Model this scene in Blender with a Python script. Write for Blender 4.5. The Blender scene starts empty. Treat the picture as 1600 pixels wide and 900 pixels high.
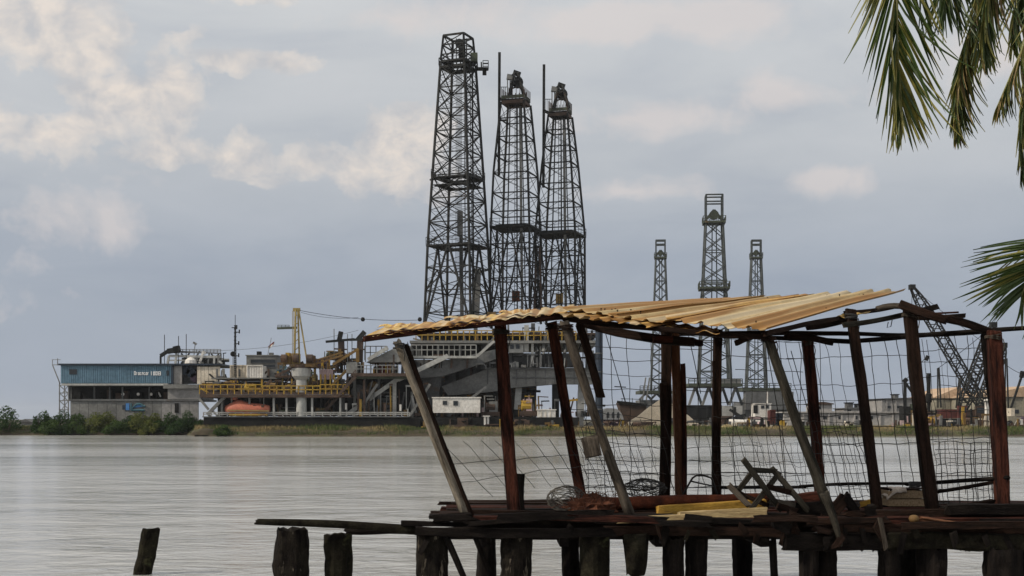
import bpy, bmesh, math, random
from mathutils import Vector, Matrix, noise
R = math.radians
random.seed(7)
rnd = random.uniform
scene = bpy.context.scene
COL = scene.collection

# ------------------------------------------------------------------ camera
F, H, CX, HY = 2040.0, 2.3, 800.0, 655.0      # focal length in photo pixels, eye height, principal column, horizon row
cam = bpy.data.cameras.new('camera')
cam.sensor_width = 36.0
cam.lens = 36.0 * F / 1600.0
cam.shift_y = (HY - 450.0) / 1600.0
cam.clip_start = 0.1
cam.clip_end = 20000
camo = bpy.data.objects.new('camera', cam)
camo.location = (0, 0, H)
camo.rotation_euler = (R(90), 0, 0)
COL.objects.link(camo)
scene.camera = camo

def P(px, py, Y):
    """photo pixel seen at depth Y (metres) -> world point"""
    return Vector(((px - CX) / F * Y, Y, H + (HY - py) / F * Y))

# ------------------------------------------------------------------ light
SUN_EL, SUN_AZ = 36.0, -108.0                 # azimuth from +Y (into the picture); negative = left, beyond 90 = behind the viewer
sdir = Vector((math.sin(R(SUN_AZ)) * math.cos(R(SUN_EL)), math.cos(R(SUN_AZ)) * math.cos(R(SUN_EL)), math.sin(R(SUN_EL))))
sun = bpy.data.lights.new('sun', 'SUN')
sun.energy = 2.9
sun.angle = R(2.0)
sun.color = (1.0, 0.90, 0.76)
suno = bpy.data.objects.new('sun', sun)
suno.rotation_euler = (-sdir).to_track_quat('-Z', 'Y').to_euler()
suno.location = (-40, -40, 60)
COL.objects.link(suno)

vs = scene.view_settings
vs.view_transform = 'Standard'
vs.look = 'None'
vs.exposure = 0.12
vs.gamma = 1.0
vs.use_curve_mapping = False

# ------------------------------------------------------------------ sky: Nishita seen through a thin overcast with cumulus heads
world = bpy.data.worlds.new('World')
scene.world = world
world.use_nodes = True
wn, wl = world.node_tree.nodes, world.node_tree.links
wn.clear()

class NT:
    """tiny helper to chain shader nodes"""
    def __init__(s, nodes, links):
        s.n, s.l = nodes, links
    def node(s, t, **kw):
        o = s.n.new(t)
        for k, v in kw.items():
            setattr(o, k, v)
        return o
    def put(s, sock, v):
        if isinstance(v, bpy.types.NodeSocket):
            s.l.new(v, sock)
        else:
            sock.default_value = v
    def math(s, op, a, b=0.0, c=None, clamp=False):
        o = s.node('ShaderNodeMath', operation=op, use_clamp=clamp)
        s.put(o.inputs[0], a)
        s.put(o.inputs[1], b)
        if c is not None:
            s.put(o.inputs[2], c)
        return o.outputs[0]
    def ramp(s, f, stops, interp='LINEAR'):
        o = s.node('ShaderNodeValToRGB')
        o.color_ramp.interpolation = interp
        e = o.color_ramp.elements
        while len(e) < len(stops):
            e.new(0.5)
        for i, (p, c) in enumerate(stops):
            e[i].position = p
            e[i].color = (c, c, c, 1) if isinstance(c, (int, float)) else (*c, 1)
        s.put(o.inputs[0], f)
        return o.outputs[0]
    def mix(s, f, a, b, mode='MIX'):
        o = s.node('ShaderNodeMix', data_type='RGBA', blend_type=mode)
        s.put(o.inputs[0], f)
        for k, v in ((6, a), (7, b)):
            if not isinstance(v, bpy.types.NodeSocket):
                v = (*v, 1) if len(v) == 3 else v
            s.put(o.inputs[k], v)
        return o.outputs[2]
    def noise(s, vec, scale, detail=5, rough=0.55, dist=0.0):
        o = s.node('ShaderNodeTexNoise')
        s.put(o.inputs['Vector'], vec)
        o.inputs['Scale'].default_value = scale
        o.inputs['Detail'].default_value = detail
        o.inputs['Roughness'].default_value = rough
        o.inputs['Distortion'].default_value = dist
        return o.outputs['Fac']
    def mapping(s, vec, scale=(1, 1, 1), loc=(0, 0, 0)):
        o = s.node('ShaderNodeMapping')
        s.put(o.inputs['Vector'], vec)
        o.inputs['Scale'].default_value = scale
        o.inputs['Location'].default_value = loc
        return o.outputs[0]

T = NT(wn, wl)
tc = T.node('ShaderNodeTexCoord').outputs['Generated']
sep = T.node('ShaderNodeSeparateXYZ')
wl.new(tc, sep.inputs[0])
az = T.math('ARCTAN2', sep.outputs[0], sep.outputs[1])
el = T.math('ARCSINE', sep.outputs[2])
comb = T.node('ShaderNodeCombineXYZ')
wl.new(az, comb.inputs[0]); wl.new(el, comb.inputs[1])
ae = comb.outputs[0]
sky = T.node('ShaderNodeTexSky', sky_type='NISHITA', sun_disc=False)
sky.sun_elevation = R(SUN_EL)
sky.sun_rotation = R(SUN_AZ)
sky.air_density = 1.5
sky.dust_density = 3.0
# the overcast veil: bluish grey low down, paler higher up (values are 10x because the background strength is 0.1)
k = 10.0
def lin(r, g, b):
    f = lambda v: ((v / 255 + 0.055) / 1.055) ** 2.4 if v > 10 else v / 255 / 12.92
    return (f(r) * k, f(g) * k, f(b) * k)
elk = T.math('DIVIDE', el, 1.2, clamp=True)
veil = T.ramp(elk, [(0.0, tuple(v / k for v in lin(151, 162, 178))), (0.10, tuple(v / k for v in lin(160, 168, 181))),
                    (0.16, tuple(v / k for v in lin(181, 185, 191))), (0.27, tuple(v / k for v in lin(201, 203, 205))),
                    (0.6, tuple(v / k for v in lin(230, 229, 227)))])
veil = T.mix(1.0, veil, (k, k, k), 'MULTIPLY')
# soft grey/blue banding in the veil
nb = T.noise(T.mapping(ae, (1.6, 5.5, 1)), 3.0, 6, 0.55, 0.4)
band = T.ramp(nb, [(0.30, (.86, .88, .92)), (0.5, (1, 1, 1)), (0.7, (1.09, 1.075, 1.06))])
veil = T.mix(1.0, veil, band, 'MULTIPLY')
base = T.mix(0.93, sky.outputs[0], veil)
# cumulus: lobes where the photograph shows them, broken up by noise
def cloud_lobes(lobes, nsc, amp, seed):
    n = T.noise(T.mapping(ae, (1, 1.25, 1), (seed, seed * .7, 0)), nsc, 8, 0.62, 0.25)
    n = T.math('SUBTRACT', n, 0.5)
    out = None
    for (px, py, wx, wy, s) in lobes:
        a0 = math.atan2(px - CX, F); e0 = math.atan2(HY - py, math.hypot(F, px - CX))
        dx = T.math('DIVIDE', T.math('SUBTRACT', az, a0), wx / F)
        dy = T.math('DIVIDE', T.math('SUBTRACT', el, e0), wy / F)
        d = T.math('SQRT', T.math('ADD', T.math('MULTIPLY', dx, dx), T.math('MULTIPLY', dy, dy)))
        v = T.math('SUBTRACT', s, T.math('MULTIPLY', d, s))
        out = v if out is None else T.math('MAXIMUM', out, v)
    v = T.math('ADD', out, T.math('MULTIPLY', n, amp))
    return v, n
v1, n1 = cloud_lobes([(70, 45, 120, 80, .9), (140, 80, 100, 60, .85), (272, 125, 70, 80, .85), (335, 92, 110, 24, .8), (190, 150, 120, 56, .7), (150, 195, 110, 40, .6),
                      (645, 232, 90, 74, .75), (580, 270, 130, 34, .6), (480, 255, 80, 32, .55), (350, 245, 120, 30, .5), (240, 238, 90, 30, .5), (15, 20, 90, 60, .6), (430, 98, 60, 18, .6), (420, 0, 90, 18, .6),
                      (60, 210, 120, 50, .4)], 17.0, 2.2, 3.1)
m1 = T.ramp(v1, [(0.05, 0.0), (0.17, .5), (0.50, 1.0)])
v2, n2 = cloud_lobes([(930, 40, 200, 45, .7), (1300, 280, 110, 36, .75), (1100, 30, 220, 40, .6), (1000, 185, 240, 40, .5), (1230, 150, 200, 35, .45), (980, 300, 120, 30, .45),
                      (90, 350, 160, 110, .22), (620, 30, 260, 40, .4), (1600, 90, 200, 60, .5)], 13.0, 1.7, 8.4)
m2 = T.ramp(v2, [(0.10, 0.0), (0.42, 1.0)])
# elsewhere in the sky the same kind of broken cloud goes on
inview = T.math('MULTIPLY', T.math('LESS_THAN', T.math('ABSOLUTE', az), 0.5), T.math('LESS_THAN', el, 0.36))
n3 = T.noise(T.mapping(tc, (1, 1, 2.2), (4, 1, 2)), 3.2, 7, 0.55, 0.3)
m3 = T.math('MULTIPLY', T.ramp(n3, [(0.48, 0.0), (0.66, 0.8)]), T.math('SUBTRACT', 1.0, inview))
shade = T.noise(T.mapping(ae, (1, 1.3, 1), (9, 3, 0)), 30.0, 7, 0.6, 0.3)
ccol = T.mix(T.ramp(shade, [(0.38, 0.0), (0.62, 1.0)]), lin(187, 186, 188), lin(234, 221, 208))
base = T.mix(T.math('MULTIPLY', m2, 0.60), base, lin(212, 204, 201))
base = T.mix(T.math('MULTIPLY', m1, 0.70), base, ccol)
base = T.mix(T.math('MULTIPLY', m3, 0.6), base, lin(214, 208, 203))
bg = T.node('ShaderNodeBackground')
wl.new(base, bg.inputs[0])
bg.inputs[1].default_value = 0.1
wo = T.node('ShaderNodeOutputWorld')
wl.new(bg.outputs[0], wo.inputs[0])

# ------------------------------------------------------------------ materials
MATS = {}
def mat(name, c, rough=0.75, metal=0.0, c2=None, scale=3.0, lo=0.35, hi=0.65, bump=0.15, grain=None, c3=None, coord='Position', spec=0.3, detail=6, fine=0.25, t3=(.62, .72)):
    """procedural paint / wood / steel: two colours mixed by noise, optional third colour in patches, fine value noise, bump"""
    m = bpy.data.materials.new(name)
    m.use_nodes = True
    n, l = m.node_tree.nodes, m.node_tree.links
    t = NT(n, l)
    b = n['Principled BSDF']
    if coord == 'Position':
        vec = t.node('ShaderNodeNewGeometry').outputs['Position']
    else:
        vec = t.node('ShaderNodeTexCoord').outputs['Object']
    if grain:
        vec = t.mapping(vec, grain)
    c2 = c2 or tuple(v * 0.6 for v in c)
    f1 = t.noise(vec, scale, detail, 0.6, 0.2)
    col = t.mix(t.ramp(f1, [(lo, 0.0), (hi, 1.0)]), c2, c)
    if c3:
        f3 = t.noise(t.mapping(vec, (1, 1, 1), (13.1, 5.7, 2.3)), scale * 0.7, 7, 0.65, 0.3)
        col = t.mix(t.ramp(f3, [(t3[0], 0.0), (t3[1], 1.0)]), col, c3)
    f2 = t.noise(vec, scale * 9, 3, 0.6)
    col = t.mix(1.0, col, t.ramp(f2, [(0.25, 1 - fine), (0.75, 1 + fine)]), 'MULTIPLY')
    l.new(col, b.inputs['Base Color'])
    b.inputs['Roughness'].default_value = rough
    b.inputs['Metallic'].default_value = metal
    b.inputs['Specular IOR Level'].default_value = spec
    if bump:
        bn = n.new('ShaderNodeBump')
        bn.inputs['Strength'].default_value = bump
        bn.inputs['Distance'].default_value = 0.02
        l.new(t.noise(vec, scale * 5, 5, 0.6), bn.inputs['Height'])
        l.new(bn.outputs[0], b.inputs['Normal'])
    MATS[name] = m
    return m

WG = (6, 6, .7)        # wood grain stretched along a timber's own length
mat('wood_red', (.074, .026, .017), .85, c2=(.014, .007, .006), scale=3, grain=WG, coord='Object', bump=.8, c3=(.15, .075, .05), t3=(.66, .74), lo=.42, hi=.62, fine=.45, spec=.06)
mat('wood_dark', (.032, .018, .013), .9, c2=(.008, .006, .005), scale=3, grain=WG, coord='Object', bump=.8, c3=(.12, .07, .05), t3=(.66, .78), fine=.45, spec=.06)
mat('wood_grey', (.105, .088, .070), .9, c2=(.022, .018, .015), scale=3, grain=WG, coord='Object', bump=.6, c3=(.05, .04, .032), t3=(.58, .70), fine=.45, spec=.06)
mat('wood_greygreen', (.054, .048, .038), .9, c2=(.012, .011, .009), scale=3, grain=WG, coord='Object', bump=.6, c3=(.26, .24, .20), t3=(.66, .74), fine=.45, spec=.06)
mat('wood_orange', (.17, .080, .042), .85, c2=(.11, .05, .03), scale=3, grain=WG, coord='Object', bump=.5, c3=(.30, .25, .20), t3=(.6, .7), fine=.45, spec=.06)
mat('wood_black', (.016, .013, .011), .9, c2=(.006, .005, .005), scale=3, grain=(5, 5, 1), coord='Object', bump=.7, c3=(.05, .042, .033), t3=(.66, .76), fine=.45, spec=.06)
mat('wood_piling', (.020, .017, .013), .9, c2=(.005, .004, .004), scale=5, grain=(3, 3, 1.1), coord='Object', bump=1.0, c3=(.15, .13, .10), t3=(.60, .68), fine=.45, spec=.06)
mat('wood_mossy', (.022, .020, .013), .95, c2=(.006, .005, .004), scale=5, coord='Object', bump=.8, c3=(.045, .046, .022), t3=(.60, .7), fine=.45, spec=.06)
mat('wood_tan', (.36, .27, .17), .8, c2=(.20, .14, .085), scale=4, grain=WG, coord='Object', bump=.3, fine=.45, spec=.06)
mat('wood_yellow', (.48, .29, .055), .7, c2=(.27, .15, .035), scale=3, grain=WG, coord='Object', bump=.4, c3=(.14, .08, .035), t3=(.57, .68), fine=.45, spec=.06)
mat('plank_pale', (.55, .43, .22), .75, c2=(.30, .21, .10), scale=3, grain=WG, coord='Object', bump=.4, c3=(.12, .08, .045), t3=(.58, .68), fine=.4)
mat('rust_red', (.15, .042, .020), .85, c2=(.05, .017, .011), scale=5, coord='Object', bump=.6, c3=(.28, .12, .05), spec=.10)
mat('tin_tan', (.44, .325, .155), .65, c2=(.27, .185, .08), scale=2.2, bump=.05, c3=(.45, .22, .05), t3=(.60, .72), fine=.12)
mat('tin_cream', (.50, .395, .22), .65, c2=(.33, .245, .115), scale=2.0, bump=.05, c3=(.36, .24, .10), t3=(.64, .76), fine=.12)
mat('tin_orange', (.48, .29, .08), .65, c2=(.30, .16, .04), scale=2.5, bump=.05, c3=(.26, .11, .03), t3=(.62, .74), fine=.15)
mat('tin_yellow', (.58, .39, .09), .6, c2=(.38, .22, .045), scale=4.0, bump=.05, c3=(.24, .10, .03), t3=(.58, .70), fine=.15)
mat('wire', (.045, .045, .045), .6, metal=.3, c2=(.02, .016, .012), scale=6, bump=0)
mat('wire_grey', (.16, .15, .13), .7, metal=.2, c2=(.05, .045, .04), scale=8, bump=0)
mat('steel_dark', (.030, .032, .032), .65, metal=.2, c2=(.016, .016, .015), scale=.5, bump=0, c3=(.055, .038, .026), spec=.10)
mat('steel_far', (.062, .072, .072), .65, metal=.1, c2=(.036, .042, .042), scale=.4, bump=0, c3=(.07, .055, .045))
mat('steel_green', (.06, .072, .045), .7, c2=(.035, .040, .03), scale=.5, bump=0, c3=(.10, .06, .03))
mat('steel_brown', (.085, .052, .036), .75, c2=(.040, .028, .022), scale=.6, bump=0, c3=(.13, .065, .03))
mat('steel_grey', (.20, .20, .19), .65, c2=(.12, .12, .115), scale=.35, bump=0, c3=(.15, .11, .08), t3=(.62, .72))
mat('steel_pale', (.40, .40, .38), .6, c2=(.28, .28, .265), scale=.3, bump=0, c3=(.22, .16, .11), t3=(.66, .76))
mat('steel_midgrey', (.13, .135, .135), .7, c2=(.07, .07, .07), scale=.4, bump=0, c3=(.10, .07, .05))
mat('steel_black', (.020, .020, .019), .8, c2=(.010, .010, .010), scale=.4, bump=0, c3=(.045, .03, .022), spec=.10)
mat('paint_white', (.68, .66, .62), .55, c2=(.56, .53, .48), scale=.4, bump=0, c3=(.38, .28, .20), t3=(.68, .78))
mat('paint_cream', (.62, .56, .46), .6, c2=(.48, .42, .33), scale=.4, bump=0, c3=(.32, .22, .14), t3=(.64, .74))
mat('paint_blue', (.125, .215, .285), .6, c2=(.09, .165, .225), scale=.25, bump=0, c3=(.11, .15, .17), t3=(.62, .74))
mat('paint_darkblue', (.020, .032, .052), .5, c2=(.014, .020, .030), scale=.5, bump=0)
mat('paint_brightblue', (.06, .20, .46), .6, c2=(.04, .14, .34), scale=.8, bump=0)
mat('paint_yellow', (.42, .28, .035), .6, c2=(.30, .17, .025), scale=.6, bump=0, c3=(.16, .08, .025), t3=(.56, .68))
mat('paint_mustard', (.29, .225, .08), .6, c2=(.20, .15, .055), scale=.6, bump=0, c3=(.20, .13, .05), t3=(.62, .72))
mat('paint_ochre', (.20, .125, .035), .7, c2=(.11, .06, .022), scale=.8, bump=0, c3=(.07, .05, .03), t3=(.55, .68))
mat('paint_orange', (.46, .15, .09), .6, c2=(.36, .11, .07), scale=.6, bump=0, c3=(.42, .16, .09), t3=(.62, .74))
mat('paint_red', (.26, .040, .030), .6, c2=(.16, .026, .022), scale=.6, bump=0)
mat('paint_maroon', (.115, .030, .024), .7, c2=(.06, .018, .015), scale=.8, bump=0, c3=(.10, .06, .04))
mat('wood_pale', (.27, .235, .185), .9, c2=(.07, .058, .045), scale=3, grain=WG, coord='Object', bump=.8, c3=(.04, .033, .027), t3=(.58, .68), fine=.45, spec=.06)
mat('paint_purple', (.075, .05, .075), .7, c2=(.045, .03, .045), scale=.6, bump=0)
mat('paint_green', (.06, .11, .06), .7, c2=(.035, .065, .04), scale=.6, bump=0)
mat('paint_teal', (.06, .15, .18), .7, c2=(.04, .10, .13), scale=.6, bump=0)
mat('paint_pink', (.45, .34, .34), .7, c2=(.33, .24, .24), scale=.6, bump=0)
mat('roof_tan', (.46, .33, .22), .8, c2=(.36, .25, .16), scale=.2, bump=0)
mat('wall_grey', (.30, .29, .28), .85, c2=(.22, .215, .21), scale=.25, bump=0, c3=(.18, .15, .13), t3=(.62, .74))
mat('wall_palegrey', (.40, .385, .37), .85, c2=(.32, .305, .29), scale=.2, bump=0, c3=(.26, .22, .19), t3=(.64, .76))
mat('wall_olive', (.27, .25, .19), .85, c2=(.20, .18, .14), scale=.25, bump=0)
mat('glass_dark', (.020, .024, .028), .15, c2=(.014, .016, .018), bump=0, spec=.5)
mat('sand', (.60, .50, .36), .95, c2=(.50, .41, .29), scale=.5, bump=0)
mat('letter_white', (.80, .80, .80), .6, c2=(.72, .72, .72), bump=0)
mat('foliage_dark', (.036, .078, .017), .7, c2=(.016, .042, .009), scale=.9, bump=0, fine=.5)
mat('foliage_mid', (.066, .108, .024), .7, c2=(.030, .062, .014), scale=.9, bump=0, fine=.5)
mat('foliage_lime', (.15, .165, .040), .7, c2=(.070, .095, .024), scale=.9, bump=0, fine=.5)
mat('bark', (.10, .085, .065), .9, c2=(.05, .04, .03), scale=3, bump=.3)
mat('grass_green', (.10, .125, .034), .8, c2=(.060, .085, .022), scale=.25, bump=0, fine=.4, c3=(.20, .17, .075), t3=(.56, .70))
mat('grass_straw', (.30, .235, .115), .85, c2=(.20, .16, .075), scale=.25, bump=0, fine=.4)
mat('earth', (.075, .060, .038), .95, c2=(.035, .030, .020), scale=.2, bump=.4, c3=(.085, .09, .035), t3=(.5, .66))
mat('mud', (.10, .08, .06), .9, c2=(.06, .05, .038), scale=1.5, bump=.5)
mat('palm_leaf', (.075, .115, .028), .45, c2=(.040, .070, .018), scale=6, bump=0, fine=.3, spec=.5)
mat('palm_leaf_yellow', (.30, .27, .070), .5, c2=(.15, .16, .04), scale=6, bump=0, fine=.3, spec=.5)
mat('palm_leaf_dry', (.26, .19, .085), .7, c2=(.14, .10, .045), scale=6, bump=0, fine=.3)
mat('palm_rib', (.20, .21, .07), .6, c2=(.13, .12, .045), scale=4, bump=0)
mat('net_rust', (.13, .052, .030), .95, c2=(.06, .026, .018), scale=9, bump=.6, coord='Object', spec=.10)
mat('cloth_pale', (.50, .44, .38), .9, c2=(.36, .30, .25), scale=6, bump=.3)
for nm in ('palm_leaf', 'palm_leaf_yellow', 'foliage_dark', 'foliage_mid', 'foliage_lime'):
    nt = MATS[nm].node_tree                      # leaves let some light through
    b = nt.nodes['Principled BSDF']
    tr = nt.nodes.new('ShaderNodeBsdfTranslucent')
    src = b.inputs['Base Color'].links[0].from_socket
    nt.links.new(src, tr.inputs[0])
    ms = nt.nodes.new('ShaderNodeMixShader')
    ms.inputs[0].default_value = 0.35
    nt.links.new(b.outputs[0], ms.inputs[1]); nt.links.new(tr.outputs[0], ms.inputs[2])
    nt.links.new(ms.outputs[0], nt.nodes['Material Output'].inputs[0])

for nm in ('tin_tan', 'tin_cream', 'tin_orange', 'tin_yellow'):
    t = NT(MATS[nm].node_tree.nodes, MATS[nm].node_tree.links)      # rust-brown and pale stripes, adding the corrugation's light-dark contrast to the colour
    b = t.n['Principled BSDF']
    at = t.node('ShaderNodeAttribute', attribute_name='run')
    src = b.inputs['Base Color'].links[0].from_socket
    c1 = t.mix(t.ramp(at.outputs['Fac'], [(.50, 0.0), (.60, .9)]), src, (.26, .125, .030))
    c1 = t.mix(t.ramp(at.outputs['Fac'], [(.30, .6), (.42, 0.0)]), c1, (.54, .45, .31))
    t.l.new(c1, b.inputs['Base Color'])

# ------------------------------------------------------------------ object helpers
WORLD = {}
def link(o, M, parent=None):
    """place o so that its world matrix is M"""
    COL.objects.link(o)
    if parent is not None:
        o.parent = parent
        o.matrix_parent_inverse = WORLD[parent].inverted()
    o.matrix_basis = M
    WORLD[o] = M
    return o

def tag(o, label, cat, group=None, kind=None):
    if label: o['label'] = label
    if cat: o['category'] = cat
    if group: o['group'] = group
    if kind: o['kind'] = kind
    return o

def thing(name, label, cat, loc, group=None):
    o = bpy.data.objects.new(name, None)
    o.empty_display_size = 0.2
    link(o, Matrix.Translation(Vector(loc)))
    return tag(o, label, cat, group)

class MB:
    """collects geometry in world coordinates, then links it as one mesh object"""
    def __init__(s):
        s.v, s.f = [], []
    def add(s, vs, fs):
        k = len(s.v)
        s.v += [Vector(v) for v in vs]
        s.f += [tuple(i + k for i in f) for f in fs]
        return s
    def box(s, lo, hi):
        x0, y0, z0 = lo; x1, y1, z1 = hi
        return s.add([(x0, y0, z0), (x1, y0, z0), (x1, y1, z0), (x0, y1, z0), (x0, y0, z1), (x1, y0, z1), (x1, y1, z1), (x0, y1, z1)],
                     [(0, 3, 2, 1), (4, 5, 6, 7), (0, 1, 5, 4), (1, 2, 6, 5), (2, 3, 7, 6), (3, 0, 4, 7)])
    def bar(s, a, b, w, h=None):
        a, b = Vector(a), Vector(b); h = h or w
        d = (b - a).normalized()
        u = d.cross(Vector((0, 0, 1)))
        if u.length < 1e-3: u = Vector((1, 0, 0))
        u.normalize(); v = u.cross(d)
        u = u * w / 2; v = v * h / 2
        return s.add([a - u - v, a + u - v, a + u + v, a - u + v, b - u - v, b + u - v, b + u + v, b - u + v],
                     [(0, 3, 2, 1), (4, 5, 6, 7), (0, 1, 5, 4), (1, 2, 6, 5), (2, 3, 7, 6), (3, 0, 4, 7)])
    def tube(s, pts, r, n=6, r2=None):
        pts = [Vector(p) for p in pts]
        r2 = r if r2 is None else r2
        k = len(s.v); m = len(pts)
        u = None
        for i, p in enumerate(pts):
            d = (pts[min(i + 1, m - 1)] - pts[max(i - 1, 0)]).normalized()
            if u is None:
                u = d.cross(Vector((0, .3, 1)))
                if u.length < 1e-3: u = d.cross(Vector((1, 0, 0)))
            u = (u - d * u.dot(d)).normalized()
            w = d.cross(u)
            rr = r + (r2 - r) * i / max(1, m - 1)
            for j in range(n):
                t = 2 * math.pi * j / n
                s.v.append(p + u * rr * math.cos(t) + w * rr * math.sin(t))
        for i in range(m - 1):
            for j in range(n):
                j2 = (j + 1) % n
                s.f.append((k + i * n + j, k + i * n + j2, k + (i + 1) * n + j2, k + (i + 1) * n + j))
        s.f.append(tuple(k + j for j in reversed(range(n))))
        s.f.append(tuple(k + (m - 1) * n + j for j in range(n)))
        return s
    def prism(s, outline, y0, y1):
        """outline of (x, z) points swept from depth y0 to y1"""
        n = len(outline)
        vs = [(x, y0, z) for x, z in outline] + [(x, y1, z) for x, z in outline]
        fs = [tuple(range(n)), tuple(reversed(range(n, 2 * n)))]
        fs += [(i, n + i, n + (i + 1) % n, (i + 1) % n) for i in range(n)]
        return s.add(vs, fs)
    def lathe(s, c, prof, n=14, axis='Z', squash=1.0):
        c = Vector(c); k = len(s.v)
        for (r, h) in prof:
            for j in range(n):
                t = 2 * math.pi * j / n
                if axis == 'Z': q = Vector((r * math.cos(t), r * math.sin(t), h))
                elif axis == 'X': q = Vector((h, r * math.cos(t), r * math.sin(t) * squash))
                else: q = Vector((r * math.cos(t), h, r * math.sin(t) * squash))
                s.v.append(c + q)
        for i in range(len(prof) - 1):
            for j in range(n):
                j2 = (j + 1) % n
                s.f.append((k + i * n + j, k + i * n + j2, k + (i + 1) * n + j2, k + (i + 1) * n + j))
        s.f.append(tuple(k + j for j in range(n)))
        s.f.append(tuple(k + (len(prof) - 1) * n + j for j in range(n)))
        return s
    def build(s, name, m, parent=None, smooth=False, label=None, cat=None, group=None, kind=None, origin=None):
        if origin is None:
            origin = Vector((sum(v.x for v in s.v) / len(s.v), sum(v.y for v in s.v) / len(s.v), min(v.z for v in s.v)))
        me = bpy.data.meshes.new(name)
        me.from_pydata([v - origin for v in s.v], [], s.f)
        bm = bmesh.new(); bm.from_mesh(me)
        bmesh.ops.recalc_face_normals(bm, faces=bm.faces)
        bm.to_mesh(me); bm.free()
        if smooth:
            for p in me.polygons: p.use_smooth = True
        me.materials.append(MATS[m])
        o = bpy.data.objects.new(name, me)
        link(o, Matrix.Translation(origin), parent)
        tag(o, label, cat, group, kind)
        return o

UNIT = {}
def unit_box(m):
    if m not in UNIT:
        b = MB().box((-.5, -.5, 0), (.5, .5, 1))
        me = bpy.data.meshes.new('bar_' + m)
        me.from_pydata(b.v, [], b.f); me.materials.append(MATS[m])
        UNIT[m] = me
    return UNIT[m]

def bar(name, a, b, w, m, parent, h=None):
    """steel member between two points: an object of its own that shares the unit bar mesh"""
    a, b = Vector(a), Vector(b); h = h or w
    d = b - a; L = d.length; d.normalize()
    u = d.cross(Vector((0, 0, 1)))
    if u.length < 1e-3: u = Vector((1, 0, 0))
    u.normalize(); v = d.cross(u)
    M = Matrix(((u.x * w, v.x * h, d.x * L, a.x), (u.y * w, v.y * h, d.y * L, a.y), (u.z * w, v.z * h, d.z * L, a.z), (0, 0, 0, 1)))
    return link(bpy.data.objects.new(name, unit_box(m)), M, parent)

def box(name, lo, hi, m, parent=None, **kw):
    """axis-aligned box as a shared-mesh object"""
    lo, hi = Vector(lo), Vector(hi)
    M = Matrix.Translation(((lo.x + hi.x) / 2, (lo.y + hi.y) / 2, lo.z)) @ Matrix.Diagonal((hi.x - lo.x, hi.y - lo.y, hi.z - lo.z, 1))
    o = link(bpy.data.objects.new(name, unit_box(m)), M, parent)
    return tag(o, kw.get('label'), kw.get('cat'), kw.get('group'), kw.get('kind'))

def pxbox(px0, px1, py0, py1, Y0, depth):
    """world box whose front face at depth Y0 covers these photo pixels"""
    a, b = P(px0, py1, Y0), P(px1, py0, Y0)
    return (a.x, Y0, a.z), (b.x, Y0 + depth, b.z)

def frame_axes(a, b):
    d = (b - a).normalized()
    u = d.cross(Vector((0, 1, 0)))
    if u.length < 1e-3: u = Vector((1, 0, 0))
    u.normalize()
    v = d.cross(u)
    return Matrix(((u.x, v.x, d.x, a.x), (u.y, v.y, d.y, a.y), (u.z, v.z, d.z, a.z), (0, 0, 0, 1)))

def timber(name, a, b, w, h, m, parent=None, round_=False, taper=1.0, rough=0.05, bow=0.0, jag=0.03, **kw):
    """weathered timber: many rings along its length, each a little off, with a broken end; own mesh, Z along its length"""
    a, b = Vector(a), Vector(b)
    L = (b - a).length
    M = frame_axes(a, b)
    seg = max(5, int(L / 0.16))
    if round_:
        sec = [(math.cos(2 * math.pi * i / 12) * .5, math.sin(2 * math.pi * i / 12) * .5) for i in range(12)]
    else:
        c = .09
        sec = [(-.5 + c, -.5), (.5 - c, -.5), (.5, -.5 + c), (.5, .5 - c), (.5 - c, .5), (-.5 + c, .5), (-.5, .5 - c), (-.5, -.5 + c)]
    n = len(sec); off = Vector((rnd(0, 99), rnd(0, 99), rnd(0, 99)))
    v, f = [], []
    bd = rnd(0, 6.28)
    for i in range(seg + 1):
        t = i / seg
        k = 1 + (taper - 1) * t
        bx, by = bow * math.sin(math.pi * t) * math.cos(bd), bow * math.sin(math.pi * t) * math.sin(bd)
        for j, (x, y) in enumerate(sec):
            p = Vector((x * w * k, y * h * k, t * L))
            q = noise.noise_vector(Vector((x * 2.5, y * 2.5, t * L * 2.2)) + off) * rough * (w + h)
            z = t * L + (rnd(-jag, jag) if i in (0, seg) else 0)
            v.append((p.x + q.x + bx, p.y + q.y + by, z))
    for i in range(seg):
        for j in range(n):
            j2 = (j + 1) % n
            f.append((i * n + j, i * n + j2, (i + 1) * n + j2, (i + 1) * n + j))
    f.append(tuple(reversed(range(n)))); f.append(tuple(seg * n + j for j in range(n)))
    me = bpy.data.meshes.new(name)
    me.from_pydata(v, [], f)
    if round_:
        for p in me.polygons[:-2]: p.use_smooth = True
    me.materials.append(MATS[m])
    o = link(bpy.data.objects.new(name, me), M, parent)
    return tag(o, kw.get('label'), kw.get('cat'), kw.get('group'), kw.get('kind'))

def T_px(name, p0, p1, wpx, m, Y, parent, Y1=None, hpx=None, **kw):
    """timber between two photo pixels at depths Y and Y1; width in photo pixels at Y"""
    s = Y / F
    return timber(name, P(*p0, Y), P(*p1, Y1 or Y), wpx * s, (hpx or wpx) * s, m, parent, **kw)

# ================================================================== SETTING
def smooth(a, b, x):
    t = min(1, max(0, (x - a) / (b - a))); return t * t * (3 - 2 * t)
def shore(x):
    return 174.0 + 13.0 * smooth(-41.5, -47.0, x) + 0.5 * noise.noise(Vector((x * .13, 3, 0))) + 0.35 * noise.noise(Vector((x * .5, 7, 0)))

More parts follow.
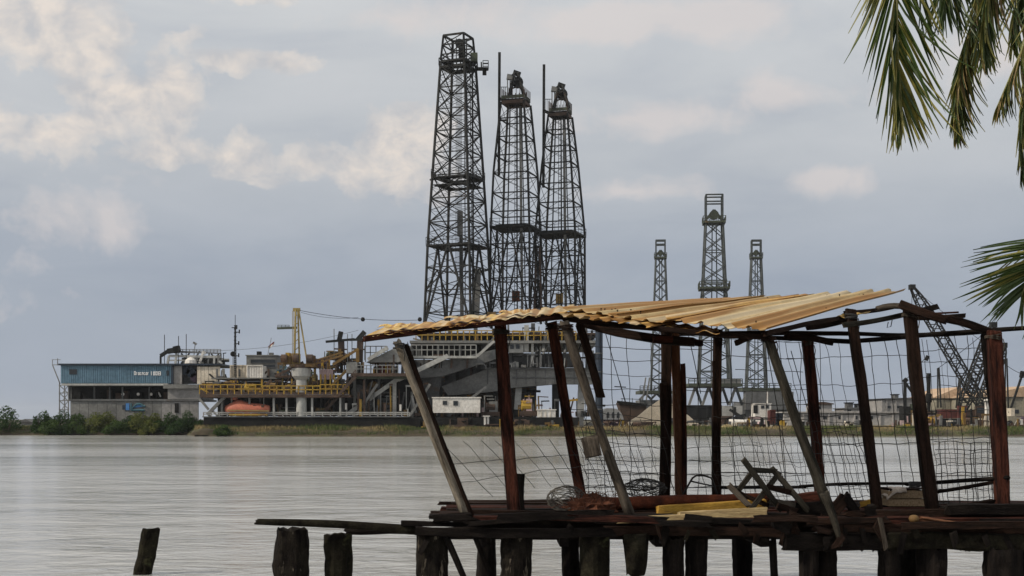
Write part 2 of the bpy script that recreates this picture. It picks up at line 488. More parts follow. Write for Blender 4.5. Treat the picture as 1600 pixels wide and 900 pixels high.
mw = bpy.data.materials.new('water'); mw.use_nodes = True
t = NT(mw.node_tree.nodes, mw.node_tree.links); b = t.n['Principled BSDF']
pos = t.node('ShaderNodeNewGeometry').outputs['Position']
wv = t.noise(t.mapping(pos, (1.0, 1.3, 1)), 1.5, 6, .62, .6)
wv2 = t.noise(t.mapping(pos, (.36, .5, 1)), 1.0, 4, .55, .5)
lane = t.noise(t.mapping(pos, (.012, .075, 1)), 1.0, 5, .6, .8)
bp = t.node('ShaderNodeBump'); bp.inputs['Distance'].default_value = 0.085
t.put(bp.inputs['Strength'], t.ramp(lane, [(.36, .45), (.62, 1.0)]))
t.put(bp.inputs['Height'], t.math('ADD', t.math('MULTIPLY', wv, .8), t.math('MULTIPLY', wv2, 2.6)))
t.put(b.inputs['Normal'], bp.outputs[0])
t.put(b.inputs['Base Color'], t.mix(lane, (.33, .33, .315), (.42, .42, .40)))
t.put(b.inputs['Roughness'], t.ramp(lane, [(.35, .05), (.65, .16)]))
b.inputs['IOR'].default_value = 1.333
MATS['water'] = mw
MB().add([(-5000, -200, 0), (5000, -200, 0), (5000, 260, 0), (-5000, 260, 0)], [(0, 1, 2, 3)]).build('water', 'water', kind='structure', origin=Vector((0, 0, 0)))

def bank():
    xs = [-5000, -1200, -300] + [-130 + i * 1.3 for i in range(201)] + [300, 1200, 5000]
    prof = [(-1.5, -.6), (-.1, -.06), (.35, .28), (1.1, .62), (2.2, .92), (3.5, 1.05), (8, 1.1), (60, 1.1), (300, 1.1), (6000, 1.1)]
    v, f = [], []
    for x in xs:
        s0 = shore(x)
        for i, (d, z) in enumerate(prof):
            q = noise.noise(Vector((x * .35, d * .8, 2))) * (.16 if 0 < i < 7 else 0)
            v.append((x, s0 + d, z + q))
    n = len(prof)
    for i in range(len(xs) - 1):
        for j in range(n - 1):
            f.append((i * n + j, (i + 1) * n + j, (i + 1) * n + j + 1, i * n + j + 1))
    m = MB(); m.add(v, f)
    m.build('far_bank', 'earth', kind='structure', smooth=True, origin=Vector((0, 174, 0)))
bank()

def near_bank():
    xs = [-60, -30, -12, -6, 0, 4, 8, 14, 30, 60]
    prof = [(-60, 1.0), (-8, .85), (2, .72), (7, .66), (10.2, .60), (11.2, .42), (12.0, .05), (13, -.6)]
    v, f = [], []
    for x in xs:
        for d, z in prof:
            v.append((x, d + .3 * noise.noise(Vector((x, d, 1))), z + .05 * noise.noise(Vector((x * .7, d, 4)))))
    n = len(prof)
    for i in range(len(xs) - 1):
        for j in range(n - 1):
            f.append((i * n + j, (i + 1) * n + j, (i + 1) * n + j + 1, i * n + j + 1))
    MB().add(v, f).build('near_bank', 'mud', kind='structure', smooth=True, origin=Vector((0, 0, 0)))
near_bank()

def grass(name, m, count, hmin, hmax, sel, label, seed):
    rs = random.Random(seed)
    g = MB()
    v, f = [], []
    for i in range(count):
        x = rs.uniform(-92, 86)
        d = abs(rs.gauss(0, 1.0)) * 1.9 + rs.uniform(.15, .7)
        if not sel(x, d, rs): continue
        y = shore(x) + d
        z = 1.08 * smooth(0, 3.0, d) - .06 + .05
        if d < .5: z = .18
        lump = .55 + .9 * max(0, noise.noise(Vector((x * .22, d * .4, seed))) + .35)
        hh = rs.uniform(hmin, hmax) * lump
        a = rs.uniform(0, 3.14); w = rs.uniform(.025, .055)
        lx, ly = rs.gauss(0, .35) * hh, rs.gauss(0, .35) * hh
        dx, dy = math.cos(a) * w, math.sin(a) * w
        k = len(v)
        v += [(x - dx, y - dy, z), (x + dx, y + dy, z), (x + lx, y + ly, z + hh)]
        f.append((k, k + 1, k + 2))
    g.add(v, f)
    g.build(name, m, label=label, cat='grass', kind='stuff', origin=Vector((0, 174, 0)))
pat = lambda x, d: noise.noise(Vector((x * .16, d * .15, 11)))
grass('bank_grass', 'grass_green', 60000, .25, .62, lambda x, d, r: pat(x, d) < .12 + r.uniform(-.2, .2), 'green grass along the edge of the far bank', 3)
grass('shore_shade_blades', 'foliage_mid', 30000, .35, .7, lambda x, d, r: d < 1.0, 'dark green blades added as the shadow band at the waterline of the far bank', 6)  # added blades; their dark colour stands in for shadow along the bank foot
grass('dry_grass', 'grass_straw', 42000, .25, .55, lambda x, d, r: pat(x, d) > -.02 + r.uniform(-.2, .2) and d > .9, 'dry straw coloured grass on the crest of the far bank', 4)

# ---- bushes along the left shore
def leaf_cloud(lobes, count, size, seed):
    rs = random.Random(seed); v, f = [], []
    tot = sum(l[3] * l[4] for l in lobes)
    for (cx, cy, cz, rx, rz) in lobes:
        for i in range(int(count * rx * rz / tot)):
            while True:
                q = Vector((rs.uniform(-1, 1), rs.uniform(-1, 1), rs.uniform(-1, 1)))
                if .30 < q.length < 1: break
            q = q * (1 + .22 * noise.noise(q * 2.3 + Vector((seed, cx, cz))))
            if noise.noise(Vector((q.x * 2.2 + cx, q.y * 2.2, q.z * 2.2 + cz + seed))) < -.22: continue
            p = Vector((cx + q.x * rx, cy + q.y * rx, cz + q.z * rz))
            n = Vector((rs.gauss(0, 1), rs.gauss(0, 1), rs.gauss(.4, 1))).normalized()
            u = n.orthogonal().normalized(); w = n.cross(u)
            s = size * rs.uniform(.6, 1.4)
            k = len(v)
            v += [p - u * s, p + w * s * .45, p + u * s, p - w * s * .45]
            f.append((k, k + 1, k + 2, k + 3))
    return v, f
BUSH = {}
def bush(px, ytop, wpx, kind, Y, label, name='shore_bush', group='bushes along the far bank'):
    rs = random.Random(int(px * 7))
    Y = Y - 1.4
    base = P(px, 655, Y); base.z = .12
    top = P(px, ytop, Y).z
    hh = top - base.z; w = wpx * Y / F / 2
    o = thing(name, label, 'bush', base, group)
    lobes = []
    for i in range(13):
        a = i * 2.4; rr = .25 + .55 * (i / 12) ** .5
        lobes.append((math.cos(a) * w * rr, math.sin(a) * w * rr * .8, hh * rs.uniform(.15, .80) * (1.05 - .35 * rr), w * rs.uniform(.26, .46), hh * rs.uniform(.16, .27)))
    lobes.append((rs.uniform(-.2, .2) * w, 0, hh * .72, w * .5, hh * .28))
    v, f = leaf_cloud(lobes, 2800, .15, int(px))
    m = MB(); m.add([Vector(q) + base for q in v], f)
    m.build('crown', kind, o, origin=base)
    for i in range(4):
        a = rs.uniform(0, 6.28)
        q = base + Vector((math.cos(a) * w * .12, math.sin(a) * w * .12, -.15))
        e = base + Vector((math.cos(a) * w * .5, math.sin(a) * w * .5, hh * rs.uniform(.5, .8)))
        mid = (q + e) / 2 + Vector((rs.uniform(-.1, .1), 0, .1))
        MB().tube([q, mid, e], .05, 5, .02).build('trunk', 'bark', o)
DK = 'dark green leafy bush at the water edge below the blue building'
LM = 'yellow-green leafy bush at the water edge below the blue building'
bush(8, 634, 52, 'foliage_dark', 189.5, 'dark rounded tree standing apart at the far end of the bush row', 'shore_tree', None)
for a in ((66, 641, 34, 'foliage_dark', 190), (100, 640, 40, 'foliage_dark', 189.2), (122, 645, 40, 'foliage_mid', 189), (205, 648, 34, 'foliage_dark', 190),
          (262, 644, 40, 'foliage_dark', 189.5), (296, 641, 36, 'foliage_dark', 189.0), (82, 655, 40, 'foliage_mid', 188.6), (182, 656, 40, 'foliage_mid', 188.8), (280, 656, 40, 'foliage_dark', 188.4), (312, 655, 22, 'foliage_dark', 187.5)):
    bush(*a, DK)
for a in ((148, 643, 40, 'foliage_lime', 189.2), (168, 641, 36, 'foliage_lime', 189.8), (222, 643, 36, 'foliage_lime', 189.2), (242, 644, 30, 'foliage_lime', 190), (236, 655, 34, 'foliage_lime', 188.5)):
    bush(*a, LM)
bush(348, 664, 26, 'foliage_mid', 175.8, 'small low bush on the bank below the lifeboat')
def mound(name, px, ytop, wpx, Y, m, label, cat):
    b0 = P(px, 655, Y); b0.z = .2
    hh = P(px, ytop, Y).z - b0.z; w = wpx * Y / F / 2
    mb = MB(); n, k = 18, 7; v, f = [], []
    for i in range(k + 1):
        t = i / k
        for j in range(n):
            a = 2 * math.pi * j / n
            q = 1 + .28 * noise.noise(Vector((math.cos(a) * 1.6, math.sin(a) * 1.6, t * 2 + px)))
            r = w * math.cos(t * math.pi / 2) * q + .02
            v.append((b0.x + math.cos(a) * r, b0.y + math.sin(a) * r * .8, b0.z + hh * math.sin(t * math.pi / 2) * (q * .3 + .7)))
    for i in range(k):
        for j in range(n):
            j2 = (j + 1) % n
            f.append((i * n + j, i * n + j2, (i + 1) * n + j2, (i + 1) * n + j))
    f.append(tuple(k * n + j for j in range(n)))
    return mb.add(v, f).build(name, m, label=label, cat=cat, smooth=True)
mound('earth_mound', 320, 669, 44, 175.5, 'earth', 'brown earth mound at the water edge where the bushes end', 'mound')
mound('straw_mound', 1136, 663, 30, 178, 'grass_straw', 'straw coloured heap on the bank beside the small white boat', 'mound')

# tiny far shed in the gap at the left
o = thing('far_shed', 'small grey shed far off in the gap between tree and bushes', 'shed', P(40, 668, 260))
lo, hi = pxbox(30, 50, 660, 669, 260, 6)
box('wall', lo, hi, 'wall_grey', o)
MB().prism([(lo[0] - .3, hi[2]), (hi[0] + .3, hi[2]), ((lo[0] + hi[0]) / 2, hi[2] + .7)], 259.6, 266.4).build('roof', 'steel_midgrey', o)

# ================================================================== DERRICKS
def interp(tab, y):
    for (y0, a), (y1, b) in zip(tab, tab[1:]):
        if y0 <= y <= y1: return a + (b - a) * (y - y0) / (y1 - y0)
    return tab[0][1] if y < tab[0][0] else tab[-1][1]

def railing(parent, pts, z, hgt, m, t, closed=True, name='railing'):
    """posts and two rails along a loop of (x, y)"""
    mb = MB(); n = len(pts)
    for i in range(n if closed else n - 1):
        a, b2 = Vector((*pts[i], z)), Vector((*pts[(i + 1) % n], z))
        L = (b2 - a).length; kk = max(1, int(L / 1.4))
        for q in range(kk + (0 if closed else 1)):
            p = a.lerp(b2, q / kk)
            mb.bar(p, p + Vector((0, 0, hgt)), t)
        for hh in (hgt, hgt * .52):
            mb.bar(a + Vector((0, 0, hh)), b2 + Vector((0, 0, hh)), t)
    return mb.build(name, m, parent)

class Derrick:
    def __init__(s, name, label, cx, Y, tab, base_y, phi, m, group=None):
        s.Y, s.cx, s.tab, s.phi, s.m = Y, cx, tab, R(phi), m
        s.s = Y / F
        s.o = thing(name, label, 'derrick', P(cx, base_y, Y), group)
    def z(s, y): return H + (HY - y) * s.s
    def c(s, kk, y, k=1.0):
        r = interp(s.tab, y) * s.s * k
        a = s.phi + kk * math.pi / 2
        return Vector(((s.cx - CX) * s.s + r * math.cos(a), s.Y + r * math.sin(a), s.z(y)))
    def legs(s, ys, t):
        for kk in range(4):
            MB().tube([s.c(kk, y) for y in ys], t * .5, 4).build('leg', s.m, s.o)
    def girts(s, ys, t):
        for y in ys:
            for kk in range(4): bar('girt', s.c(kk, y), s.c((kk + 1) % 4, y), t, s.m, s.o)
    def xbrace(s, ys, t):
        for y0, y1 in zip(ys, ys[1:]):
            for kk in range(4):
                k2 = (kk + 1) % 4
                bar('brace', s.c(kk, y1), s.c(k2, y0), t, s.m, s.o)
                bar('brace', s.c(k2, y1), s.c(kk, y0), t, s.m, s.o)
    def abrace(s, y0, y1, t, m=None):
        for kk in range(4):
            k2 = (kk + 1) % 4
            top = (s.c(kk, y0) + s.c(k2, y0)) / 2
            bar('brace', s.c(kk, y1), top, t, m or s.m, s.o)
            bar('brace', s.c(k2, y1), top, t, m or s.m, s.o)
    def lace(s, ys, t, name='bracing', style='X'):
        mb = MB()
        for y0, y1 in zip(ys, ys[1:]):
            for kk in range(4):
                k2 = (kk + 1) % 4
                mb.bar(s.c(kk, y1), s.c(k2, y0), t); mb.bar(s.c(k2, y1), s.c(kk, y0), t)
        o = mb.build(name, s.m, s.o); o['kind'] = 'stuff'
    def platform(s, y, k, thick, m=None, rail=True, rt=.09, rh=1.1):
        q = [s.c(i, y, k) for i in range(4)]; qi = [s.c(i, y, .45) for i in range(4)]
        z0, z1 = s.z(y) - thick, s.z(y)
        mb = MB(); v = []
        for ring, z in ((q, z0), (q, z1), (qi, z0), (qi, z1)): v += [(p.x, p.y, z) for p in ring]
        f = []
        for i in range(4):
            j = (i + 1) % 4
            f += [(i, j, 4 + j, 4 + i), (8 + i, 12 + i, 12 + j, 8 + j), (4 + i, 4 + j, 12 + j, 12 + i), (i, 8 + i, 8 + j, j)]
        pl = mb.add(v, f).build('platform', m or s.m, s.o)
        if rail: railing(pl, [(p.x, p.y) for p in q], z1, rh, m or s.m, rt)
        return pl
    def line(s, name, x0, y0, x1, y1, t, m, dy=0.0):
        return bar(name, P(x0, y0, s.Y + dy), P(x1, y1, s.Y + dy), t, m, s.o)
    def ladder(s, px0, y0, px1, y1, dy, m, wpx=4):
        mb = MB(); Y = s.Y + dy
        a, b2 = P(px0, y0, Y), P(px1, y1, Y); w = Vector((wpx * s.s / 2, 0, 0))
        mb.bar(a - w, b2 - w, .09); mb.bar(a + w, b2 + w, .09)
        n = int((a - b2).length / .55)
        for i in range(n): 
            p = a.lerp(b2, i / n); mb.bar(p - w, p + w, .06)
        return mb.build('ladder', m, s.o)

BG = 'tall dark derricks on the rig'
# A : the tall one with the box crown
A = Derrick('drilling_derrick', 'tallest dark lattice derrick with an open box frame on top', 716, 197,
            [(100, 29), (107, 30.5), (270, 42), (380, 50), (512, 56)], 512, 22, 'steel_dark')
ysA = [105, 140, 174, 208, 242, 277, 313, 350, 383]
A.legs([100, 270, 383, 512], .40)
A.girts([140, 208, 277, 313, 350, 420, 456, 490], .16)
A.girts([174, 242], .13)
A.xbrace(ysA, .13)
A.abrace(383, 512, .26)
A.lace([105 + i_ * 17.4 for i_ in range(17)], .05, 'secondary_bracing')
A.lace([383 + i_ * 18.4 for i_ in range(8)], .06, 'secondary_bracing')
A.abrace(420, 456, .16)
A.platform(279, 1.05, .2, rt=.06); A.platform(291, .96, .12, rail=False)
A.platform(385, 1.06, .24, rt=.06)
A.platform(106, 1.05, .35, rail=True, rh=1.2, rt=.07)
A.platform(97, 1.0, .3, rail=False)
for k_ in range(4):
    bar('crown_post', A.c(k_, 97), A.c(k_, 58, .84), .26, 'steel_dark', A.o)
    for yy, q, tt in ((58, .84, .26), (73, .91, .18), (88, .96, .16)):
        bar('crown_rail', A.c(k_, yy, q), A.c((k_ + 1) % 4, yy, q), tt, 'steel_dark', A.o)
    bar('crown_brace', A.c(k_, 97), A.c((k_ + 1) % 4, 73, .91), .14, 'steel_dark', A.o)
    bar('crown_brace', A.c(k_, 73, .91), A.c((k_ + 1) % 4, 58, .84), .12, 'steel_dark', A.o)
MB().lathe(P(722, 82, 197), [(.1, -.5), (1.0, -.5), (1.0, .5), (.1, .5)], 14, 'X').build('sheave', 'steel_dark', A.o)
MB().lathe(P(718, 68, 197), [(.1, -.35), (.65, -.35), (.65, .35), (.1, .35)], 12, 'Y').build('sheave', 'steel_dark', A.o)
MB().box(*pxbox(735, 746, 82, 95, 196, 1.2)).build('crown_panel', 'steel_green', A.o)
for i_ in range(9): A.line('crown_post', 700 + i_ * 6.5, 97, 702 + i_ * 6.3, 108, .2, 'steel_black', -2)
A.line('crown_post', 706, 60, 706, 97, .14, 'steel_dark', -1); A.line('crown_post', 713, 60, 713, 97, .14, 'steel_dark', 1)
A.line('crown_post', 729, 60, 729, 97, .18, 'steel_dark', -2.6)
for (x0, x1, y) in ((686, 702, 104), (742, 763, 107)):
    a, b2 = P(x0, y, 197), P(x1, y, 197)
    pl = MB().box((a.x, 196.2, a.z - .15), (b2.x, 197.8, a.z)).build('outrigger', 'steel_dark', A.o)
    e = a.x if x0 < 700 else b2.x
    sx = 1 if x0 < 700 else -1
    railing(pl, [(e, 196.3), (e + sx * .8, 196.3), (e + sx * .8, 197.7), (e, 197.7)], a.z, 1.0, 'steel_dark', .09)
A.line('tugger_block', 757, 109, 757, 117, .6, 'steel_black')
A.ladder(732, 108, 736, 506, -2.5, 'steel_black', 5)
A.line('guide_rail', 738, 108, 740, 506, .25, 'steel_dark', -1.5); A.line('guide_rail', 726, 115, 727, 500, .14, 'steel_dark', 1)
for i in range(6): A.line('drill_line', 713 + i * 1.6, 110, 712 + i * 1.9, 430 + (i % 3) * 20, .055, 'steel_dark', 0)
A.line('travelling_block', 719, 330, 719, 368, .8, 'steel_midgrey', 0)
A.line('drill_pipe_stand', 720, 345, 722, 505, .55, 'steel_midgrey', .5)
A.line('drill_pipe_stand', 747, 420, 744, 505, .9, 'steel_grey', 2.5)
bar('monkey_board', P(672, 281, 197), P(690, 279, 196), .25, 'steel_dark', A.o)
for x0, y0 in ((674, 268), (671, 372)):
    for q in range(3): A.line('rail_post', x0 + q * 3.5, y0, x0 + q * 3.5, y0 + 12, .08, 'steel_dark', -3)
    A.line('rail', x0, y0 + 1, x0 + 8, y0 + 1, .07, 'steel_dark', -3)

def derrick_bc(label, cx, Y, tab, base_y, phi, top, plat, gin, steps, crown_m):
    d = Derrick('drilling_derrick', label, cx, Y, tab, base_y, phi, 'steel_dark')
    d.legs([top, tab[1][0], tab[2][0], base_y], .36)
    d.girts(steps, .17)
    ys = [top + 3] + [y for y in steps if y < plat]
    d.xbrace(ys, .06)
    low = [y for y in [plat] + steps if y >= plat]
    d.xbrace([plat, low[2], low[-1]], .11)
    d.abrace(plat, base_y, .2)
    d.lace([plat + (base_y - plat) * i_ / 8 for i_ in range(9)], .055, 'secondary_bracing')
    d.platform(plat, 1.06, .30, rt=.06)
    d.platform(plat - 3, .8, .2, rail=False)
    for f_ in (-.34, .05, .34):                         # vertical guides and ladders inside
        x0, x1 = cx + interp(tab, top) * f_, cx + interp(tab, plat) * f_ * 1.05
        d.line('guide_rail', x0, top, x1, base_y - 6, .20 if f_ < .3 else .16, 'steel_dark', -.6 if f_ < .3 else 1.2)
    x0 = cx + interp(tab, top) * .26
    d.line('drill_pipe_stand', x0, top + 4, x0 + 3, base_y - 20, .40, 'steel_grey', .6)
    d.ladder(x0 - 6, top, x0 - 7, base_y - 6, -2.5, 'steel_dark', 4)
    # crown: walled platform, leaning A-frame and sheave block
    y = top - 4
    d.platform(top - 2, .98, .5, 'steel_brown', rail=False)
    lo_, hi_ = [d.c(i, top + 3, .80) for i in range(4)], [d.c(i, top - 4, .98) for i in range(4)]
    MB().add(lo_ + hi_, [(i, (i + 1) % 4, 4 + (i + 1) % 4, 4 + i) for i in range(4)] + [(0, 1, 2, 3)]).build('crown_base', 'steel_black', d.o)
    q = [d.c(i, y, .98) for i in range(4)]
    for i in range(4):
        j = (i + 1) % 4
        MB().bar(q[i] + Vector((0, 0, .3)), q[j] + Vector((0, 0, .3)), .08, .5).build('wind_wall', crown_m, d.o)
        for w in range(6):
            pp = q[i].lerp(q[j], w / 6)
            bar('wall_post', pp, pp + Vector((0, 0, 1.7)), .10, 'steel_brown', d.o)
    tpx, tpy = cx + 1, gin
    for dx, dyy in ((-11, -1.5), (14, -1.5), (-9, 1.5), (12, 1.5)):
        bar('gin_leg', P(cx + dx, top - 12, Y + dyy), P(tpx + (2 if dx > 0 else -3), tpy, Y + dyy * .4), .30, 'steel_dark', d.o)
    for yy in (gin + 9, gin + 20):
        bar('gin_brace', P(cx - 8, yy + 6, Y - 1), P(cx + 9, yy, Y - 1), .2, 'steel_dark', d.o)
        bar('gin_brace', P(cx - 6, yy - 6, Y - 1), P(cx + 9, yy + 7, Y - 1), .16, 'steel_dark', d.o)
    bar('gin_cap', P(cx - 4, gin, Y), P(cx + 7, gin + 4, Y), .7, 'steel_dark', d.o)
    MB().lathe(P(cx + 3, gin + 16, Y), [(.1, -.35), (.85, -.35), (.85, .35), (.1, .35)], 12, 'Y').build('sheave', 'steel_black', d.o)
    d.line('crown_block', cx - 14, gin + 7, cx - 1, gin + 9, .75, 'steel_grey', -.5)
    for dx in (-13, -9):
        d.line('crown_post', cx + dx, gin + 9, cx + dx, top - 14, .16, 'steel_grey', -.5)
    # gin pole standing beside the derrick
    x_ = cx - 25.5
    bar('gin_pole', P(x_, gin - 31, Y), P(x_ - 1, top + 112, Y), .42, 'steel_dark', d.o)
    bar('gin_pole_bracket', P(x_, top - 8, Y), P(cx - 15, top - 3, Y), .4, 'steel_dark', d.o)
    bar('gin_pole_bracket', P(x_, top + 26, Y), P(cx - 15, top + 26, Y), .25, 'steel_dark', d.o)
    for q_ in range(3): bar('rail_post', P(x_ + 3 + q_ * 3, top - 26, Y), P(x_ + 3 + q_ * 3, top - 6, Y), .07, 'steel_dark', d.o)
    bar('rail', P(x_ + 2, top - 26, Y), P(x_ + 12, top - 26, Y), .09, 'steel_dark', d.o)
    return d
B = derrick_bc('middle dark lattice derrick with a leaning crown frame, beside the tallest one', 806, 201,
               [(160, 26), (270, 39), (360, 44), (505, 45)], 505, 28, 162, 356, 113, [188, 217, 246, 274, 305, 334, 384, 412, 437, 467, 490], 'steel_green')
C = derrick_bc('dark lattice derrick with a leaning crown frame, lowest of the three on the rig', 875.5, 205,
               [(178, 21), (260, 33), (362, 44.5), (505, 45)], 505, 28, 181, 366, 132, [206, 232, 258, 290, 320, 350, 396, 424, 450, 478], 'steel_green')
B.line('travelling_block', 806, 455, 806, 471, 1.2, 'rust_red', -1)
C.line('travelling_block', 874, 459, 874, 474, 1.1, 'paint_yellow', -1)
A.line('winch_house', 768, 488, 768, 500, 1.3, 'paint_ochre', -1)
for x0, x1 in ((839, 834), (843, 846)): B.line('mud_hose', x0, 385, x1, 500, .34, 'steel_brown', 1.5)

# D E F : derricks on barges further off
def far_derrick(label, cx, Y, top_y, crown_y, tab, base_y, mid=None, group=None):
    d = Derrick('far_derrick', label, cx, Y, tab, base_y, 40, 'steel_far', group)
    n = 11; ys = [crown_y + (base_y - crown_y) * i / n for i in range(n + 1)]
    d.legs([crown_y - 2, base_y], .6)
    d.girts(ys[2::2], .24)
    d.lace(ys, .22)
    d.platform(crown_y + 1, 1.35, .5, 'steel_green', rail=True, rt=.12, rh=1.2)
    r0 = interp(tab, crown_y)
    mb = MB()
    for kk in range(4):
        bar('crown_post', d.c(kk, crown_y - 2), d.c(kk, crown_y - 2) + Vector((0, 0, (crown_y - 2 - top_y) * d.s)), .38, 'steel_far', d.o)
        for fr in (1.0, .72):
            zz = Vector((0, 0, (crown_y - 2 - top_y) * d.s * fr))
            bar('crown_rail', d.c(kk, crown_y - 2) + zz, d.c((kk + 1) % 4, crown_y - 2) + zz, .34, 'steel_far', d.o)
    for sg in (-1, 1):
        bar('crown_block', P(cx + sg * r0 * .8, crown_y, Y), P(cx, crown_y - r0 * 1.0, Y), .6, 'steel_green', d.o)
    MB().lathe(P(cx, crown_y - r0 * .55, Y), [(.1, -.5), (r0 * .42 * d.s, -.5), (r0 * .42 * d.s, .5), (.1, .5)], 12, 'Y').build('sheave', 'steel_green', d.o)
    if mid: d.platform(mid, 1.22, .5, 'steel_green', rail=True, rt=.14, rh=1.3)
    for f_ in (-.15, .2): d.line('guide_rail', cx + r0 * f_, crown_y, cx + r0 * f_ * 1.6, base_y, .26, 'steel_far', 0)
    return d
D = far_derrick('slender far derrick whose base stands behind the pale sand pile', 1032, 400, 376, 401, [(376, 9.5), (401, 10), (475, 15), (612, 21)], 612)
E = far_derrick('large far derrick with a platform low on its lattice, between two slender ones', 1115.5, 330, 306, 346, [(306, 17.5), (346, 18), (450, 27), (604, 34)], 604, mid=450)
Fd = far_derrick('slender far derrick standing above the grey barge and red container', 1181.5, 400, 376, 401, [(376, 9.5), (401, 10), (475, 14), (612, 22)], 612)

# ================================================================== THE RIG ON THE FAR BANK
YR = 178.0
def zpx(y, Y=YR): return H + (HY - y) * Y / F
GZ = 1.1                                              # ground level of the far bank
rig = thing('rig_platform', 'long multi-deck rig platform with yellow railings and white braces on the far bank', 'platform', (P(600, 668, YR).x, 186, GZ))
def rb(name, x0, x1, y0, y1, m, Y=YR, d=1.0, parent=None):
    return box(name, *pxbox(x0, x1, y0, y1, Y, d), m, parent or rig)
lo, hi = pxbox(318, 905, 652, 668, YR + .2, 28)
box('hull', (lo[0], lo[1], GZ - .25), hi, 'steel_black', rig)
rb('hull_edge', 316, 640, 650.5, 652, 'steel_midgrey', YR, 3)
# main deck over the dark open level
rb('main_deck', 312, 548, 616.5, 621, 'steel_brown', YR, 24)
rb('bulkhead', 340, 640, 621.5, 650, 'steel_black', YR + 6, .4)  # back wall painted black, the shade of the deck interior put into its colour
for x in (345, 388, 426, 446, 486, 530): rb('column', x, x + 3, 621.5, 650.4, 'steel_pale' if x > 420 else 'steel_grey', YR + .6, .5)
for x in (360, 405, 460, 500, 520): rb('column', x, x + 3, 621.5, 650.4, 'steel_midgrey', YR + 4, .5)
for x, y0, x2 in ((436, 636, 464), (448, 640, 470)): rb('pipe_rack', x, x2, y0, y0 + 2, 'steel_grey', YR + 3, .4)
bar('brace', P(311, 622, YR + .5), P(326, 640, YR + .5), .3, 'steel_grey', rig)
bar('brace', P(352, 619, YR + .5), P(324, 648, YR + .5), .42, 'steel_grey', rig)
bar('brace', P(324, 646, YR + .5), P(342, 664, YR + .5), .3, 'steel_grey', rig)
bar('brace', P(330, 640, YR + .9), P(345, 655, YR + .9), .25, 'steel_pale', rig)
def px_rail(x0, x1, y, hpx, m, Y, n, t=.10, ydeep=None, parent=None):
    mb = MB()
    for i in range(n + 1):
        x = x0 + (x1 - x0) * i / n
        mb.bar(P(x, y, Y), P(x, y - hpx, Y), t)
    for q in (1, .55): mb.bar(P(x0, y - hpx * q, Y), P(x1, y - hpx * q, Y), t)
    return mb.build('railing', m, parent or rig)
px_rail(318, 640, 650.4, 6, 'steel_pale', YR + .3, 26, .12)
px_rail(312, 410, 616, 15, 'paint_yellow', YR + .15, 9, .11)
px_rail(410, 500, 616, 13, 'paint_yellow', YR + .15, 8, .12)
px_rail(500, 545, 616, 15, 'paint_yellow', YR + .15, 5, .11)
rb('toe_board', 312, 545, 613, 616.3, 'steel_brown', YR + .1, .08)
for x in (455, 500, 507, 515, 521, 527):                            # yellow standpipes by the stair
    rb('standpipe', x, x + 1.8, 585 if x > 490 else 592, 616.3, 'paint_yellow', YR + 1.2, .3)
rb('upper_deck', 330, 470, 590, 592, 'steel_grey', YR + 6, 12)
rb('upper_deck', 335, 440, 596, 598, 'steel_midgrey', YR + 9, 5)
for x in (340, 372, 410, 436): rb('column', x, x + 2, 592.2, 616.3, 'steel_midgrey', YR + 6.5, .3)
rb('bulkhead', 315, 545, 598, 616.3, 'paint_ochre', YR + 11, .4)
# stair up to the middle deck
def stair(x0, y0, x1, y1, Y, m, w=1.0):
    st = MB()
    for dy in (0, w):
        st.bar(P(x0, y0, Y + dy), P(x1, y1, Y + dy), .15, .4)
        st.bar(P(x0, y0 - 10, Y + dy), P(x1, y1 - 10, Y + dy), .09)
        for i in range(5):
            t = i / 4
            st.bar(P(x0 + (x1 - x0) * t, y0 + (y1 - y0) * t, Y + dy), P(x0 + (x1 - x0) * t, y0 + (y1 - y0) * t - 10, Y + dy), .08)
    n = 12
    for i in range(n):
        p = P(x0 + (x1 - x0) * (i + .5) / n, y0 + (y1 - y0) * (i + .5) / n, Y)
        st.box((p.x - .13, Y, p.z - .02), (p.x + .13, Y + w, p.z + .03))
    return st.build('stair', m, rig)
stair(528, 618, 556, 588, YR - .2, 'steel_brown')
stair(508, 642, 528, 620, YR + 1.5, 'steel_brown')
rb('middle_deck', 548, 640, 583, 588, 'steel_brown', YR, 16)
rb('deck_beam', 556, 640, 588, 592, 'steel_green', YR + .4, .5)
px_rail(556, 622, 583, 12, 'steel_grey', YR + .15, 8, .09)
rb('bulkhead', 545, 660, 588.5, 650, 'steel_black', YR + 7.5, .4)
rb('bulkhead', 541, 558, 566, 583, 'steel_grey', YR + .6, 4)
rb('panel', 592, 616, 570, 583, 'paint_red', YR + 4, .3)
for x, c in ((552, 'steel_grey'), (534, 'steel_midgrey'), (568, 'steel_midgrey'), (590, 'steel_midgrey')): rb('column', x, x + 4, 592.2, 650.4, c, YR + 2.5, .6)
rb('white_locker', 539, 542, 630, 640, 'paint_white', YR + 1, .5); rb('white_locker', 624, 627, 632, 642, 'paint_white', YR + 1, .5)
for i in range(5): rb('louvre', 595, 613, 622 + i * 5.5, 626 + i * 5.5, 'steel_midgrey', YR + 4, .4)
rb('louvre_back', 594, 614, 620, 650.4, 'steel_black', YR + 4.6, .3)
for x, y, r, m in ((580, 632, .45, 'steel_grey'), (573, 641, .5, 'steel_midgrey'), (560, 612, 1.0, 'steel_midgrey'), (584, 606, .9, 'paint_ochre')):
    MB().lathe(P(x, y, YR + 3), [(r * .7, -.2), (r, -.1), (r, .1), (r * .7, .2)], 14, 'Y').build('hose_reel', m, rig)
